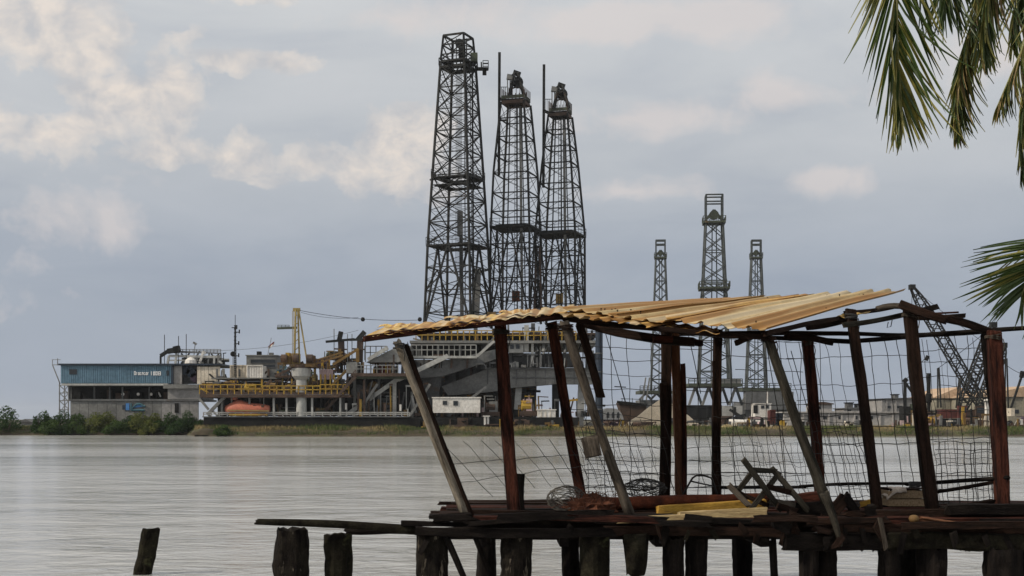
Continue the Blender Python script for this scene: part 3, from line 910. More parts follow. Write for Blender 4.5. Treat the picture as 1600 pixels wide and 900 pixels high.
# sloped grey roof beside the shack eave
a = [P(572, 566, YR + 1), P(622, 566, YR + 1), P(640, 558, YR + 1), P(640, 540, YR + 1), P(622, 541, YR + 1)]
MB().prism([(p.x, p.z) for p in a], YR + 1, YR + 9).build('sloped_wall', 'steel_grey', rig)
MB().bar(P(575, 562, YR + .8), P(606, 543, YR + .8), .5).build('handrail_beam', 'steel_pale', rig)
px_rail(570, 605, 563, 22, 'steel_grey', YR + 3, 4, .12)
# the big white raking braces under the drill floor
bar('brace', P(545, 646, YR + 2), P(622, 592, YR + 2), .55, 'steel_pale', rig)
bar('brace', P(622, 593, YR + 2), P(700, 556, YR + 2), .62, 'steel_pale', rig)
bar('column', P(616.5, 650.4, YR + 2.2), P(616.5, 594, YR + 2.2), .5, 'steel_pale', rig)

# cantilever that carries the derricks
can = thing('cantilever', 'grey cantilever beam and drill floor with white railings under the three tall derricks', 'cantilever', (P(760, 600, 185).x, 192, zpx(600, 185)))
def cb(name, x0, x1, y0, y1, m, Y=184, d=1.0, parent=None): return box(name, *pxbox(x0, x1, y0, y1, Y, d), m, parent or can)
YC = 184
def cprism(name, pts, Y, d, m):
    return MB().prism([(P(x, y, Y).x, P(x, y, Y).z) for x, y in pts], Y, Y + d).build(name, m, can)
cprism('box_girder', [(640, 592), (640, 577), (700, 562), (778, 545), (778, 560), (690, 588)], YC, 2.2, 'steel_midgrey')
cprism('under_girder', [(640, 640), (640, 593), (690, 589), (682, 640)], YC + 2.5, 10, 'steel_midgrey')
cprism('box_girder', [(690, 604), (760, 577), (930, 577), (930, 600), (868, 600), (800, 606), (770, 612), (700, 618)], YC + 3, 3, 'steel_grey')
for i_ in range(11): bar('stiffener', P(762 + i_ * 15, 600, YC + 2.95), P(762 + i_ * 15, 578, YC + 2.95), .14, 'steel_midgrey', can)
cb('girder_flange', 756, 930, 574.5, 577, 'steel_midgrey', YC + 2.6, 4)
cb('girder_flange', 800, 930, 589, 590.5, 'steel_midgrey', YC + 2.8, .3)
cb('walkway', 640, 745, 556, 559.5, 'steel_pale', YC - 1.5, 3)
px_rail(642, 744, 556, 17, 'steel_pale', YC - 1.4, 12, .10, parent=can)
bar('stair_rail', P(745, 557, YC - 1.4), P(772, 533, YC - 1.4), .35, 'steel_pale', can)
bar('stair_rail', P(752, 550, YC - .4), P(772, 527, YC - .4), .2, 'steel_midgrey', can)
cb('drill_floor', 640, 935, 532, 536, 'steel_grey', YC + 1, 26)
cb('drill_floor', 650, 935, 520, 523, 'steel_brown', YC + 3, 26)
px_rail(650, 780, 531.7, 15, 'paint_yellow', YC + 1.2, 14, .12, parent=can)
px_rail(790, 900, 531.7, 14, 'paint_yellow', YC + 1.2, 10, .12, parent=can)
for x in (652, 682, 716, 752, 795, 838, 880, 915): cb('column', x, x + 5, 536.3, 556 if x < 745 else 577, 'steel_midgrey', YC + 5, .9)
for x in (665, 700, 740, 785, 830, 870, 912): cb('column', x, x + 6, 505, 520, 'steel_midgrey', YC + 12, 1.2)
cb('bulkhead', 642, 780, 536.3, 556, 'steel_black', YC + 7, .4)
cb('bulkhead', 780, 900, 552, 574, 'steel_midgrey', YC + 4.5, .4)
cb('dog_house', 795, 818, 534, 551, 'steel_pale', YC + 1.8, 3)
for x in (797, 806): cb('window', x, x + 6, 538, 545, 'glass_dark', YC + 1.72, .06)
cb('column', 819, 826, 508, 550, 'steel_pale', YC + 2, .8)
cb('column', 830, 834, 535, 572, 'steel_pale', YC + 2, .6)
for i in range(16):
    x = 838 + rnd(0, 70); y = 540 + rnd(0, 20)
    bar('pipe', P(x, y, YC + rnd(1, 5)), P(x + rnd(-12, 12), y - rnd(10, 34), YC + rnd(1, 5)), rnd(.14, .4), random.choice(['steel_brown', 'steel_midgrey', 'steel_grey', 'steel_dark']), can)
for x, y0, y1, m, w in ((808, 602, 640, 'steel_pale', .9), (868, 600, 668, 'steel_black', 1.0), (775, 612, 668, 'steel_dark', .7), (700, 618, 650, 'steel_midgrey', .8), (906, 600, 668, 'steel_pale', 1.0)):
    bar('support_leg', P(x, y1, YC + 4.5), P(x + (3 if m == 'steel_pale' else 0), y0, YC + 4.5), w, m, can)
bar('support_leg', P(806, 640, YC + 4.5), P(806, 668, YC + 4.5), .7, 'steel_dark', can)

# dark substructure wall closing the view beneath the cantilever
cb('bulkhead', 640, 838, 562, 666, 'steel_midgrey', YC + 16, .5)
for i_ in range(9): cb('bulkhead_rib', 646 + i_ * 22, 650 + i_ * 22, 562, 666, 'steel_brown' if i_ % 3 else 'steel_dark', YC + 15.4, .5)
cb('lower_walkway', 676, 838, 612, 614, 'steel_brown', YC + 10, 3)
px_rail(676, 838, 612, 9, 'paint_ochre', YC + 10, 14, .1, parent=can)
# white cabin with two dark windows
def cabin(label, x0, x1, y0, y1, Y, d, m, wins, name='site_cabin', roofm=None, cat='cabin', group=None):
    lo, hi = pxbox(x0, x1, y0, y1, Y, d)
    o = thing(name, label, cat, ((lo[0] + hi[0]) / 2, Y + d / 2, lo[2]), group)
    box('wall', lo, hi, m, o)
    box('roof', (lo[0] - .12, Y - .12, hi[2] + .003), (hi[0] + .12, Y + d + .12, hi[2] + .14), roofm or m, o)
    for (a, b2, c, e) in wins:
        w = box('window', *pxbox(a, b2, c, e, Y - .05, .08), 'glass_dark', o)
        l2, h2 = pxbox(a, b2, c, e, Y - .05, .08)
        fr = MB(); t = .07
        fr.box((l2[0] - t, Y - .09, l2[2] - t), (h2[0] + t, Y - .051, l2[2])); fr.box((l2[0] - t, Y - .09, h2[2]), (h2[0] + t, Y - .051, h2[2] + t))
        fr.box((l2[0] - t, Y - .09, l2[2]), (l2[0], Y - .051, h2[2])); fr.box((h2[0], Y - .09, l2[2]), (h2[0] + t, Y - .051, h2[2]))
        fr.build('frame', 'steel_midgrey', w)
    return o
cabin('low white cabin with two small dark windows beneath the cantilever', 676, 750, 622, 645, YR + .5, 4, 'paint_white', [(692.5, 698, 627, 632), (709, 715, 627, 633)])
o = cabin('white box container standing on the grass side of the hull under the derricks', 840, 868, 641, 657, YR + .5, 3, 'paint_white', [])
for x in (846, 853, 860): bar('rib', P(x, 657, YR + .47), P(x, 641, YR + .47), .08, 'paint_cream', o)
o = cabin('two small white gas lockers side by side on the dark hull', 756, 764, 651, 664, YR - .3, 1, 'paint_white', [], 'gas_locker', cat='locker')
bar('door_gap', P(760, 664, YR - .33), P(760, 651.5, YR - .33), .12, 'steel_black', o)

# ---- blue accommodation block on the left
YB = 191.0
blu = thing('accommodation_block', 'long blue ribbed accommodation block with white lettering above the bushes', 'building', (P(200, 668, YB).x, YB + 5, GZ))
def bb(name, x0, x1, y0, y1, m, Y=YB, d=1.0, parent=None): return box(name, *pxbox(x0, x1, y0, y1, Y, d), m, parent or blu)
npan = 30
for i in range(npan):                                  # each wall panel is a ribbed sheet of its own
    x0 = 95 + (268 - 95) * i / npan; x1 = 95 + (268 - 95) * (i + 1) / npan
    ya = 571 ; yb_ = 599
    a, b2 = P(x0, yb_, YB), P(x1, ya, YB); w = b2.x - a.x
    yy = YB + rnd(-.03, .03)
    mb = MB()
    prof = [(0, 0), (.10, 0), (.16, -.08), (.40, -.08), (.46, 0), (.56, 0), (.62, -.08), (.86, -.08), (.92, 0), (.985, 0)]
    k_ = len(prof)
    v = [(a.x + p * w, yy + q, z) for z in (a.z, b2.z) for p, q in prof] + [(a.x, yy + .25, a.z), (b2.x - .015 * w, yy + .25, a.z), (a.x, yy + .25, b2.z), (b2.x - .015 * w, yy + .25, b2.z)]
    f = [(j, j + 1, k_ + j + 1, k_ + j) for j in range(k_ - 1)] + [(2 * k_, 0, k_, 2 * k_ + 2), (k_ - 1, 2 * k_ + 1, 2 * k_ + 3, 2 * k_ - 1)]
    mb.add(v, f).build('wall_panel', 'paint_blue', blu)
bb('side_wall', 95, 268, 571, 599, 'paint_blue', YB + .3, 10)
bb('roof', 91, 345, 568, 570.7, 'paint_darkblue', YB - .4, 11.5)
bb('sill_beam', 96, 262, 599.3, 602.3, 'steel_pale', YB - .5, 11)
bb('sill_beam', 255, 310, 600.5, 607, 'steel_grey', YB - .7, 11)
bb('window', 108, 120, 577, 585, 'glass_dark', YB - .14, .1)
bb('window', 260, 264, 579, 587, 'glass_dark', YB - .14, .1)
bb('corner_post', 267.5, 270.5, 571, 600, 'paint_darkblue', YB - .2, .4)
bb('wall_panel', 271, 284, 572, 600, 'wall_grey', YB + .1, .3)
bb('wall_panel', 284, 328, 572, 600, 'steel_midgrey', YB + 1.5, .3)
for x, y, m in ((290, 578, 'paint_darkblue'), (299, 582, 'paint_darkblue'), (306, 590, 'paint_purple'), (314, 586, 'steel_brown')):
    MB().lathe(P(x, y, YB + 1), [(.2, -.3), (.75, -.3), (.75, .3), (.2, .3)], 10, 'Y').build('duct', m, blu)
for i in range(6): bb('wall_panel', 308 + i * 6, 313.6 + i * 6, 573, 600, 'paint_cream', YB - .1 + .03 * (i % 2), .2)
# lettering: a long word and a short code, too small in the photograph to read letter by letter
x = 209.5
for i in range(8):
    w = 2.4; hgt = 6 if i in (0,) else 4.2
    mb = MB(); Y_ = YB - .16
    mb.box(*pxbox(x, x + .75, 586 - hgt, 586, Y_, .05))
    if i % 3 != 1: mb.box(*pxbox(x + .75, x + w, 585.2, 586, Y_, .05))
    if i % 2 == 0: mb.box(*pxbox(x + w - .7, x + w, 586 - hgt, 585.2, Y_, .05))
    mb.box(*pxbox(x + .75, x + w - .7, 586 - hgt, 586 - hgt + .9, Y_, .05))
    mb.build('letter', 'letter_white', blu); x += 3.0
x = 236
for i, w in enumerate((2.4, 2.6, 3.0, 4.6)):
    mb = MB(); Y_ = YB - .16
    mb.box(*pxbox(x, x + .9, 580.5, 586.4, Y_, .05))
    if i != 0:
        mb.box(*pxbox(x + w - .9, x + w, 580.5, 586.4, Y_, .05)); mb.box(*pxbox(x + .9, x + w - .9, 585.4, 586.4, Y_, .05)); mb.box(*pxbox(x + .9, x + w - .9, 580.5, 581.5, Y_, .05))
    if i == 3: mb.box(*pxbox(x + .9, x + w - .9, 583, 584, Y_, .05))
    mb.build('letter', 'letter_white', blu); x += w + .9
# open middle level and lower hull
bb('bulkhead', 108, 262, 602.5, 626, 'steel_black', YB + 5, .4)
bb('lower_deck', 108, 312, 623.5, 626.5, 'steel_midgrey', YB - .2, 11)
for i in range(14):
    x = 110 + i * 14.3
    bb('hull_panel', x, x + 13.9, 626.7, 668, 'wall_grey' if i > 9 else 'steel_grey', YB + rnd(-.02, .04), .3)
for x in (110, 146, 170, 190, 232): bb('column', x, x + 2, 602.5, 623.4, 'steel_midgrey', YB + 1, .4)
for x, y in ((192, 616), (216, 616), (236, 616)):
    MB().lathe(P(x, y, YB + 1.2), [(.05, -.12), (.2, -.1), (.24, 0), (.2, .1), (.05, .12)], 10, 'Y').build('float', 'paint_white', blu)
bar('hose', P(248, 613, YB + 1.2), P(251, 620, YB + 1.2), .2, 'steel_pale', blu)
bb('wall_panel', 262, 312, 607.3, 623.3, 'wall_grey', YB - .1, 9)
bb('door', 273, 279, 630, 645, 'steel_black', YB - .08, .05)
for i in range(10): rr = bb('machinery', 118 + i * 15 + rnd(0, 5), 124 + i * 15 + rnd(0, 7), 608 + rnd(0, 6), 623.3, random.choice(['steel_black', 'steel_dark', 'steel_brown', 'steel_midgrey']), YB + 2.5, 1)
# blue painted emblem on the lower hull
Ye = YB - .12
mb = MB()
arc = [(P(205 + 22 * t_, 640 - 9 * math.sin(min(1, t_ * 1.15) * math.pi * .8), Ye)) for t_ in [i / 10 for i in range(11)]]
mb.tube(arc, .14, 5)
mb.tube([P(205, 641, Ye), P(226, 641, Ye)], .14, 5)
mb.tube([P(205, 630, Ye), P(205, 641, Ye)], .12, 5)
mb.build('emblem_outline', 'paint_teal', blu)
MB().prism([(p.x, p.z) for p in arc[1:]] , Ye + .02, Ye + .06).build('emblem', 'paint_brightblue', blu)
bb('emblem', 191, 196, 633, 640, 'paint_darkblue', Ye, .05); bb('emblem', 196.5, 202, 630, 641, 'paint_brightblue', Ye, .05)
# stair scaffold at the left end
sc = MB()
for x, Y_ in ((93, YB), (101, YB), (93, YB + 3), (107, YB)):
    sc.bar(P(x, 668, Y_), P(x, 598, Y_), .13)
for y in (602, 614, 626, 640, 655): sc.bar(P(92, y, YB), P(108, y, YB), .12)
for y in (602, 614, 626, 640):
    sc.bar(P(93, y, YB), P(107, y + 13, YB), .11); sc.bar(P(107, y, YB), P(97, y + 13, YB), .09)
sc.bar(P(94, 600, YB), P(82, 570, YB), .13); sc.bar(P(82, 570, YB), P(95, 570, YB), .1); sc.bar(P(82, 570, YB), P(82, 562, YB), .08); sc.bar(P(90, 571, YB), P(90, 560, YB), .1); sc.bar(P(81, 562, YB), P(95, 562, YB), .07)
sc.build('stair_scaffold', 'steel_grey', blu)

# rooftop frame with railings (old helideck) behind the blue block
hel = thing('helideck', 'white helideck truss with dark raised boom on the roof of the blue block', 'helideck', P(300, 568, YB + 4))
def hb(a, b2, w, m, name='truss_member', Y=YB + 4): return bar(name, P(*a, Y), P(*b2, Y), w, m, hel)
for a, b2, w, m in (((262, 568), (264, 556), .3, 'steel_pale'), ((274, 568), (276, 552), .3, 'steel_pale'), ((264, 556), (345, 558), .35, 'steel_pale'), ((262, 563), (310, 563), .2, 'steel_pale'),
                    ((276, 550), (345, 552), .2, 'steel_midgrey'), ((300, 568), (312, 549), .22, 'steel_midgrey'), ((312, 568), (318, 549), .35, 'paint_white'), ((318, 549), (321, 553), .35, 'paint_white'),
                    ((325, 568), (327, 552), .2, 'steel_midgrey'), ((345, 568), (345, 552), .2, 'steel_midgrey'), ((283, 568), (296, 552), .2, 'steel_dark'), ((296, 568), (283, 552), .2, 'steel_dark'),
                    ((330, 566), (342, 553), .2, 'steel_dark'), ((342, 566), (330, 553), .2, 'steel_dark')):
    hb(a, b2, w, m)
hb((251, 556), (262, 549), .5, 'steel_dark', 'boom'); hb((262, 549), (280, 546), .75, 'steel_dark', 'boom'); hb((272, 547), (281, 545), 1.0, 'steel_black', 'boom')
hb((251, 568), (251, 556), .25, 'steel_dark')
MB().lathe(P(298, 568, YB + 3), [(.9, 0), (.8, .5), (.4, .85), (.05, .95)], 12).build('radar_dome', 'paint_white', hel)
px_rail(280, 345, 552, 6, 'steel_grey', YB + 4, 12, .09, parent=hel)
for x, y0 in ((257, 523), (279, 525), (291, 522)): hb((x, 568), (x, y0), .085, 'steel_dark', 'antenna', YB + 3)
hb((303, 556), (305, 537), .1, 'steel_grey', 'antenna'); hb((302, 535), (307, 538), .3, 'steel_grey', 'antenna')
box('tank', *pxbox(284, 345, 559, 568, YB + 6, 3), 'steel_dark', hel)

# ---- radio mast
ms = thing('radio_mast', 'slim dark lattice radio mast with short cross arms beside the white containers', 'mast', P(367.5, 590, YR + 7))
Ym = YR + 7
mb = MB(); 
for dx, dy in ((-2, 0), (2, 0), (0, .35)): mb.bar(P(367.5 + dx, 592, Ym + dy), P(367.5 + dx * .35, 508, Ym + dy), .08)
for i in range(14):
    y0 = 592 - i * 6; mb.bar(P(365.7, y0, Ym), P(369.3, y0 - 6, Ym), .06); mb.bar(P(369.3, y0, Ym), P(365.7, y0 - 6, Ym), .06)
mb.build('lattice', 'steel_dark', ms)
bar('whip', P(367.5, 508, Ym), P(367.5, 492, Ym), .07, 'steel_dark', ms)
for y, x0, x1 in ((512, 362, 370), (519, 367, 374), (537, 367, 373), (556, 366, 373)):
    bar('cross_arm', P(x0, y, Ym), P(x1, y, Ym), .12, 'steel_dark', ms)
    bar('antenna', P(x1, y + 2, Ym), P(x1, y - 4, Ym), .16, 'steel_dark', ms)

# ---- containers, cabins on the rig
def container(label, x0, x1, y0, y1, Y, d, m, n=7, name='container', cat='container', group=None):
    lo, hi = pxbox(x0, x1, y0, y1, Y, d)
    o = thing(name, label, cat, ((lo[0] + hi[0]) / 2, Y + d / 2, lo[2]), group)
    mb = MB(); w = hi[0] - lo[0]; pts = []
    for i in range(n):
        for p, q in ((0, 0), (.5, 0), (.6, .07), (.9, .07)): pts.append((lo[0] + w * (i + p) / n, lo[1] + q))
    pts.append((hi[0], lo[1])); pts += [(hi[0], hi[1]), (lo[0], hi[1])]
    k_ = len(pts)
    v = [(x, y, z) for z in (lo[2], hi[2]) for x, y in pts]
    f = [(j, (j + 1) % k_, k_ + (j + 1) % k_, k_ + j) for j in range(k_)] + [tuple(range(k_)), tuple(range(k_, 2 * k_))]
    mb.add(v, f).build('shell', m, o)
    for x in (lo[0], hi[0]): bar('corner_post', (x, Y - .03, lo[2]), (x, Y - .03, hi[2]), .14, m, o)
    for z in (lo[2], hi[2]): bar('edge_rail', (lo[0] - .05, Y - .05, z), (hi[0] + .05, Y - .05, z), .13, m, o)
    return o
o = container('cream container with a dark stain beside the radio mast', 360, 385, 571, 592, YR + 7.8, 3, 'paint_cream', 5)
bar('stain_panel', P(374, 588, YR + 7.7), P(374, 577, YR + 7.7), .25, 'steel_midgrey', o)
container('clean white container next to the cream one on the rig deck', 386.5, 410, 571, 591, YR + 7.2, 3, 'paint_white', 6)
o = cabin('grey two-storey control cabin with a dark band behind the white containers', 385, 432, 556, 592, YR + 12, 6, 'steel_grey', [(392, 430, 562, 567), (412, 430, 570, 574)], 'control_cabin')
box('roof_unit', *pxbox(401, 407, 549, 555.4, YR + 13, 1), 'steel_black', o)
box('chimney', *pxbox(420, 426, 551, 555.4, YR + 13, 1), 'steel_grey', o)
MB().lathe(P(364, 553, YR + 10), [(.1, -.3), (.35, -.2), (.4, 0), (.35, .2), (.1, .3)], 10, 'Y').build('floodlight', 'steel_black', o)
box('pole', *pxbox(363.6, 364.4, 555, 592, YR + 10, .1), 'steel_dark', o)
fl = thing('flag', 'small red and white flag on a thin pole beside the grey control cabin', 'flag', P(418, 556, YR + 12))
bar('pole', P(418, 556, YR + 12), P(424, 528, YR + 12), .06, 'steel_grey', fl)
n = 7; v, f = [], []
for j, s_ in enumerate((0, .5, 1)):
    for i in range(n):
        u_ = i / (n - 1); p = P(419.5 + 9 * u_, 540.5 - 7 * u_ + s_ * 5, YR + 12); v.append((p.x, p.y + .12 * math.sin(u_ * 7), p.z))
ff = [(j * n + i, j * n + i + 1, (j + 1) * n + i + 1, (j + 1) * n + i) for j in (0, 1) for i in range(n - 1)]
for nm, mm, rows in (('red_band', 'paint_red', 0), ('white_band', 'paint_white', 1)):
    o = MB().add(v, [q for q in ff if (q[0] // n) == rows]).build(nm, mm, fl)
    sm = o.modifiers.new('solid', 'SOLIDIFY'); sm.thickness = .03

# ---- yellow pedestal crane
YP = YR + .9
cr = thing('pedestal_crane', 'mustard yellow pedestal crane with a tall A-frame on a pale column', 'crane', P(471, 652, YP))
p0 = P(471, 650.4, YP)
zz = lambda y: zpx(y, YP) - p0.z
MB().lathe(p0, [(.72, 0), (.72, zz(594)), (1.25, zz(588)), (1.35, zz(576)), (1.1, zz(574))], 18).build('pedestal', 'steel_pale', cr, smooth=False)
MB().lathe(P(471, 576, YP), [(1.2, 0), (1.4, .2), (1.4, .5), (1.0, .6)], 18).build('slew_ring', 'steel_brown', cr)
MB().box(*pxbox(452, 492, 568, 573, YP - 1.2, 2.6)).build('turntable', 'paint_ochre', cr)
for (x0, x1, y0, y1, m) in ((441, 455, 556, 569, 'paint_ochre'), (456, 466, 552, 567.7, 'paint_yellow'), (478, 490, 555, 567.7, 'paint_ochre'), (446, 452, 551, 556, 'paint_yellow')):
    box('machinery', *pxbox(x0, x1, y0, y1, YP - .8, 2), m, cr)
for x in (444, 462, 484):
    MB().lathe(P(x, 560, YP - 1.2), [(.2, -.4), (.55, -.4), (.55, .4), (.2, .4)], 12, 'X').build('winch_drum', 'steel_brown', cr)
for dy in (-.7, .7):
    bar('a_frame_leg', P(460, 568, YP + dy), P(462, 484, YP + dy * .5), .20, 'paint_mustard', cr)
    bar('a_frame_leg', P(468, 568, YP + dy), P(465.5, 484, YP + dy * .5), .18, 'paint_mustard', cr)
    bar('a_frame_back', P(480, 566, YP + dy), P(467, 486, YP + dy * .5), .16, 'paint_mustard', cr)
for i in range(6):
    y = 560 - i * 13
    bar('a_frame_rung', P(461, y, YP - .6), P(467 + (560 - y) * .0, y - 5, YP - .6), .10, 'paint_mustard', cr)
bar('a_frame_head', P(458, 484, YP), P(469, 484, YP), .45, 'paint_mustard', cr)
bar('walkway', P(433, 513, YP), P(464, 512, YP), .30, 'steel_green', cr)
for x in (457, 459): bar('ladder', P(x, 566, YP - .9), P(x, 486, YP - .9), .07, 'paint_mustard', cr)
px_rail(434, 452, 512, 4, 'steel_green', YP, 3, .06, parent=cr)
# boom lying to the right, low
for dy in (-.6, .6):
    bar('boom_chord', P(486, 571, YP + dy), P(536, 555, YP + dy), .2, 'paint_ochre', cr)
    bar('boom_chord', P(486, 565, YP + dy), P(536, 550, YP + dy), .18, 'paint_ochre', cr)
for i in range(7): bar('boom_lacing', P(488 + i * 7, 570 - i * 2.2, YP - .6), P(492 + i * 7, 563 - i * 2.1, YP - .6), .12, 'paint_ochre', cr)
def cable(name, pts, r, m, parent=None, **kw):
    return MB().tube(pts, r, 4).build(name, m, parent, **kw)
def sag(a, b2, n, s_):
    return [a.lerp(b2, i / n) - Vector((0, 0, s_ * 4 * (i / n) * (1 - i / n))) for i in range(n + 1)]
cable('hoist_rope', sag(P(468, 485, YP), P(656, 500, YP + 3), 10, .5), .035, 'steel_dark', cr)
cable('hoist_rope', sag(P(470, 488, YP), P(560, 496, YP + 2), 6, .4), .025, 'steel_dark', cr)
cable('aerial_wire', sag(P(305, 548, YP + 6), P(560, 516, YP + 6), 10, .8), .025, 'steel_midgrey', cr)
for x, y in ((567, 497), (656, 497)): 
    MB().lathe(P(x, y + 2, YP + 2), [(.02, -.3), (.26, -.2), (.32, 0), (.26, .2), (.02, .3)], 10, 'X').build('sheave_block', 'steel_black', cr)

# ---- orange lifeboat hung at the deck side
YL = YR + .1
lb = thing('lifeboat', 'faded orange enclosed lifeboat hanging below the yellow railing', 'lifeboat', P(386, 652, YL + 1.3))
n = 15; ring = 14; v, f = [], []
for i in range(n):
    t_ = i / (n - 1); x = 353 + 69 * t_
    wz = math.sin(math.pi * min(1, max(0, .05 + t_ * .90))) ** .30
    hump = 6.5 * math.exp(-((t_ - .28) / .17) ** 2)
    ytop = 640 - (10.5 + hump) * wz; ybot = 641 + 10 * wz
    for j in range(ring):
        a_ = 2 * math.pi * j / ring
        cz, cy = math.sin(a_), math.cos(a_)
        y = 640.5 + (ytop - 640.5) * max(0, cz) ** .8 + (ybot - 640.5) * max(0, -cz) ** .8
        p = P(x, y, YL + 1.3); v.append((p.x, YL + 1.3 - cy * 1.25 * wz, p.z))
for i in range(n - 1):
    for j in range(ring):
        j2 = (j + 1) % ring; f.append((i * ring + j, i * ring + j2, (i + 1) * ring + j2, (i + 1) * ring + j))
f += [tuple(range(ring)), tuple((n - 1) * ring + j for j in range(ring))]
MB().add(v, f).build('hull', 'paint_orange', lb, smooth=True)
bar('fender', P(355, 641, YL + .02), P(420, 642, YL + .02), .16, 'paint_mustard', lb)
bar('keel_rail', P(358, 648, YL + .1), P(418, 648, YL + .1), .2, 'paint_yellow', lb)
for x in (366, 374, 395, 408): box('window', *pxbox(x, x + 4, 633, 636, YL + .28, .2), 'steel_brown', lb)
for x in (362, 412):
    bar('davit', P(x, 617, YL + .5), P(x, 634, YL + .9), .14, 'steel_grey', lb)
    bar('davit', P(x - 3, 617, YL + .5), P(x + 3, 617, YL + .2), .2, 'steel_grey', lb)
MB().lathe(P(366, 625, YL + 1.2), [(.5, 0), (.5, .35), (.35, .5), (.05, .52)], 12).build('hatch', 'paint_orange', lb)
# ---- deck machinery, each a unit of its own
def machine(label, x0, x1, y0, y1, Y, m, m2, seed, name='deck_machine', cat='machine', group=None):
    rs = random.Random(seed); lo, hi = pxbox(x0, x1, y0, y1, Y, 2.0)
    w, hh = hi[0] - lo[0], hi[2] - lo[2]
    o = thing(name, label, cat, ((lo[0] + hi[0]) / 2, Y + 1, lo[2]), group)
    box('skid', lo, (hi[0], hi[1], lo[2] + .18 * hh), 'steel_brown', o)
    r = min(hh * .32, w * .25)
    z = lo[2] + .18 * hh + r
    L = w * .55; x = lo[0] + rs.uniform(.02, .35) * w
    MB().lathe((x, Y + .8, z), [(r * .5, 0), (r, .06 * L), (r, .94 * L), (r * .5, L)], 12, 'X').build('tank', m, o)
    bx0 = lo[0] + rs.uniform(0, .5) * w
    box('engine_block', (bx0, Y + .3, lo[2] + .18 * hh + .002), (bx0 + w * rs.uniform(.25, .45), Y + 1.7, lo[2] + hh * rs.uniform(.55, .85)), m2, o)
    for i in range(5):
        px_ = lo[0] + rs.uniform(.05, .95) * w
        zt = lo[2] + hh * rs.uniform(.5, 1.0)
        bar('pipe', (px_, Y + rs.uniform(0, 1.6), lo[2] + .15 * hh), (px_, Y + rs.uniform(0, 1.6), zt), rs.uniform(.08, .2), rs.choice([m, m2, 'steel_brown']), o)
    for i in range(3):
        zt = lo[2] + hh * rs.uniform(.35, .95); xa = lo[0] + rs.uniform(0, .5) * w
        bar('pipe', (xa, Y + rs.uniform(-.1, .6), zt), (xa + rs.uniform(.3, .5) * w, Y + rs.uniform(-.1, .6), zt), rs.uniform(.08, .18), rs.choice([m, m2]), o)
    return o
i = 0
for (lab, x0, x1, y0, y1, dy, m, m2) in (
    ('ochre pump skid behind the yellow railing, nearest the cream wall panels', 316, 345, 597, 616, 2.5, 'paint_ochre', 'steel_brown'),
    ('brown valve manifold behind the yellow railing below the radio mast', 346, 372, 592, 616, 2.8, 'steel_brown', 'paint_ochre'),
    ('long yellow pipe bundle behind the railing below the white container', 374, 412, 596, 616, 2.2, 'paint_yellow', 'paint_ochre'),
    ('ochre mud pump behind the railing above the lifeboat stern', 412, 440, 594, 616, 2.6, 'paint_ochre', 'steel_brown'),
    ('rusty winch behind the railing left of the pale crane column', 440, 463, 597, 616, 2.0, 'steel_brown', 'paint_yellow'),
    ('lime green tank on the deck right of the crane column', 481, 497, 575, 600, 4.0, 'paint_green', 'paint_mustard'),
    ('yellow pump skid between crane column and stair', 482, 503, 599, 616, 2.4, 'paint_yellow', 'steel_brown'),
    ('dark ochre pump set at the foot of the brown stair', 504, 528, 600, 616, 2.4, 'paint_ochre', 'paint_yellow'),
    ('purple covered machine under the crane boom', 484, 524, 559, 575, 4.5, 'paint_purple', 'paint_purple'),
    ('brown drawworks on the deck above the stair', 520, 552, 548, 570, 4.0, 'steel_brown', 'paint_ochre'),
    ('olive winch beside the drawworks near the sloped grey wall', 505, 536, 545, 562, 5.0, 'steel_green', 'paint_ochre'),
    ('teal machine behind the crane turntable', 430, 456, 572, 590, 5.5, 'paint_teal', 'steel_midgrey'),
    ('mustard boat cradle under the deck right of the crane column', 488, 522, 634, 650, 1.5, 'paint_ochre', 'steel_green'),
    ('pale grey locker rack beside the lifeboat bow', 434, 452, 640, 650, .6, 'steel_grey', 'steel_green'),
    ('ochre tank in the dark bay behind the big white brace', 572, 600, 596, 618, 5.0, 'paint_ochre', 'steel_brown'),
    ('rusty pipe stack under the cantilever left of the white cabin', 648, 674, 622, 650, 2.5, 'steel_brown', 'paint_ochre'),
    ('brown pipe stack under the cantilever right of the white cabin', 752, 782, 614, 650, 2.5, 'steel_brown', 'steel_grey'),
    ('ochre machine on the hull between the cantilever legs', 812, 842, 606, 650, 3.0, 'paint_yellow', 'paint_pink'),
    ('rusty scrap machine at the hull end below the derricks', 868, 900, 640, 664, 2.0, 'steel_brown', 'paint_pink'),
    ('dark rusty scrap on the bank below the white cabin', 700, 742, 650, 667, -.6, 'steel_black', 'steel_brown'),
    ('brown rusty drum rack on the bank left of the white container', 800, 838, 652, 667, -.4, 'steel_brown', 'steel_brown'),
    ('pink striped equipment box on the crane deck', 0, 0, 0, 0, 0, None, None),
):
    i += 1
    if m is None:
        o = container('pale pink ribbed equipment box under the crane boom', 500, 519, 578, 592, YR + 1.6, 2.5, 'paint_pink', 5, 'equipment_box', 'box')
        for x in (501, 517): bar('stand_leg', P(x, 616, YR + 2.5), P(x, 592, YR + 2.5), .16, 'steel_midgrey', o)
        continue
    machine(lab, x0, x1, y0, y1, YR + dy, m, m2, i)
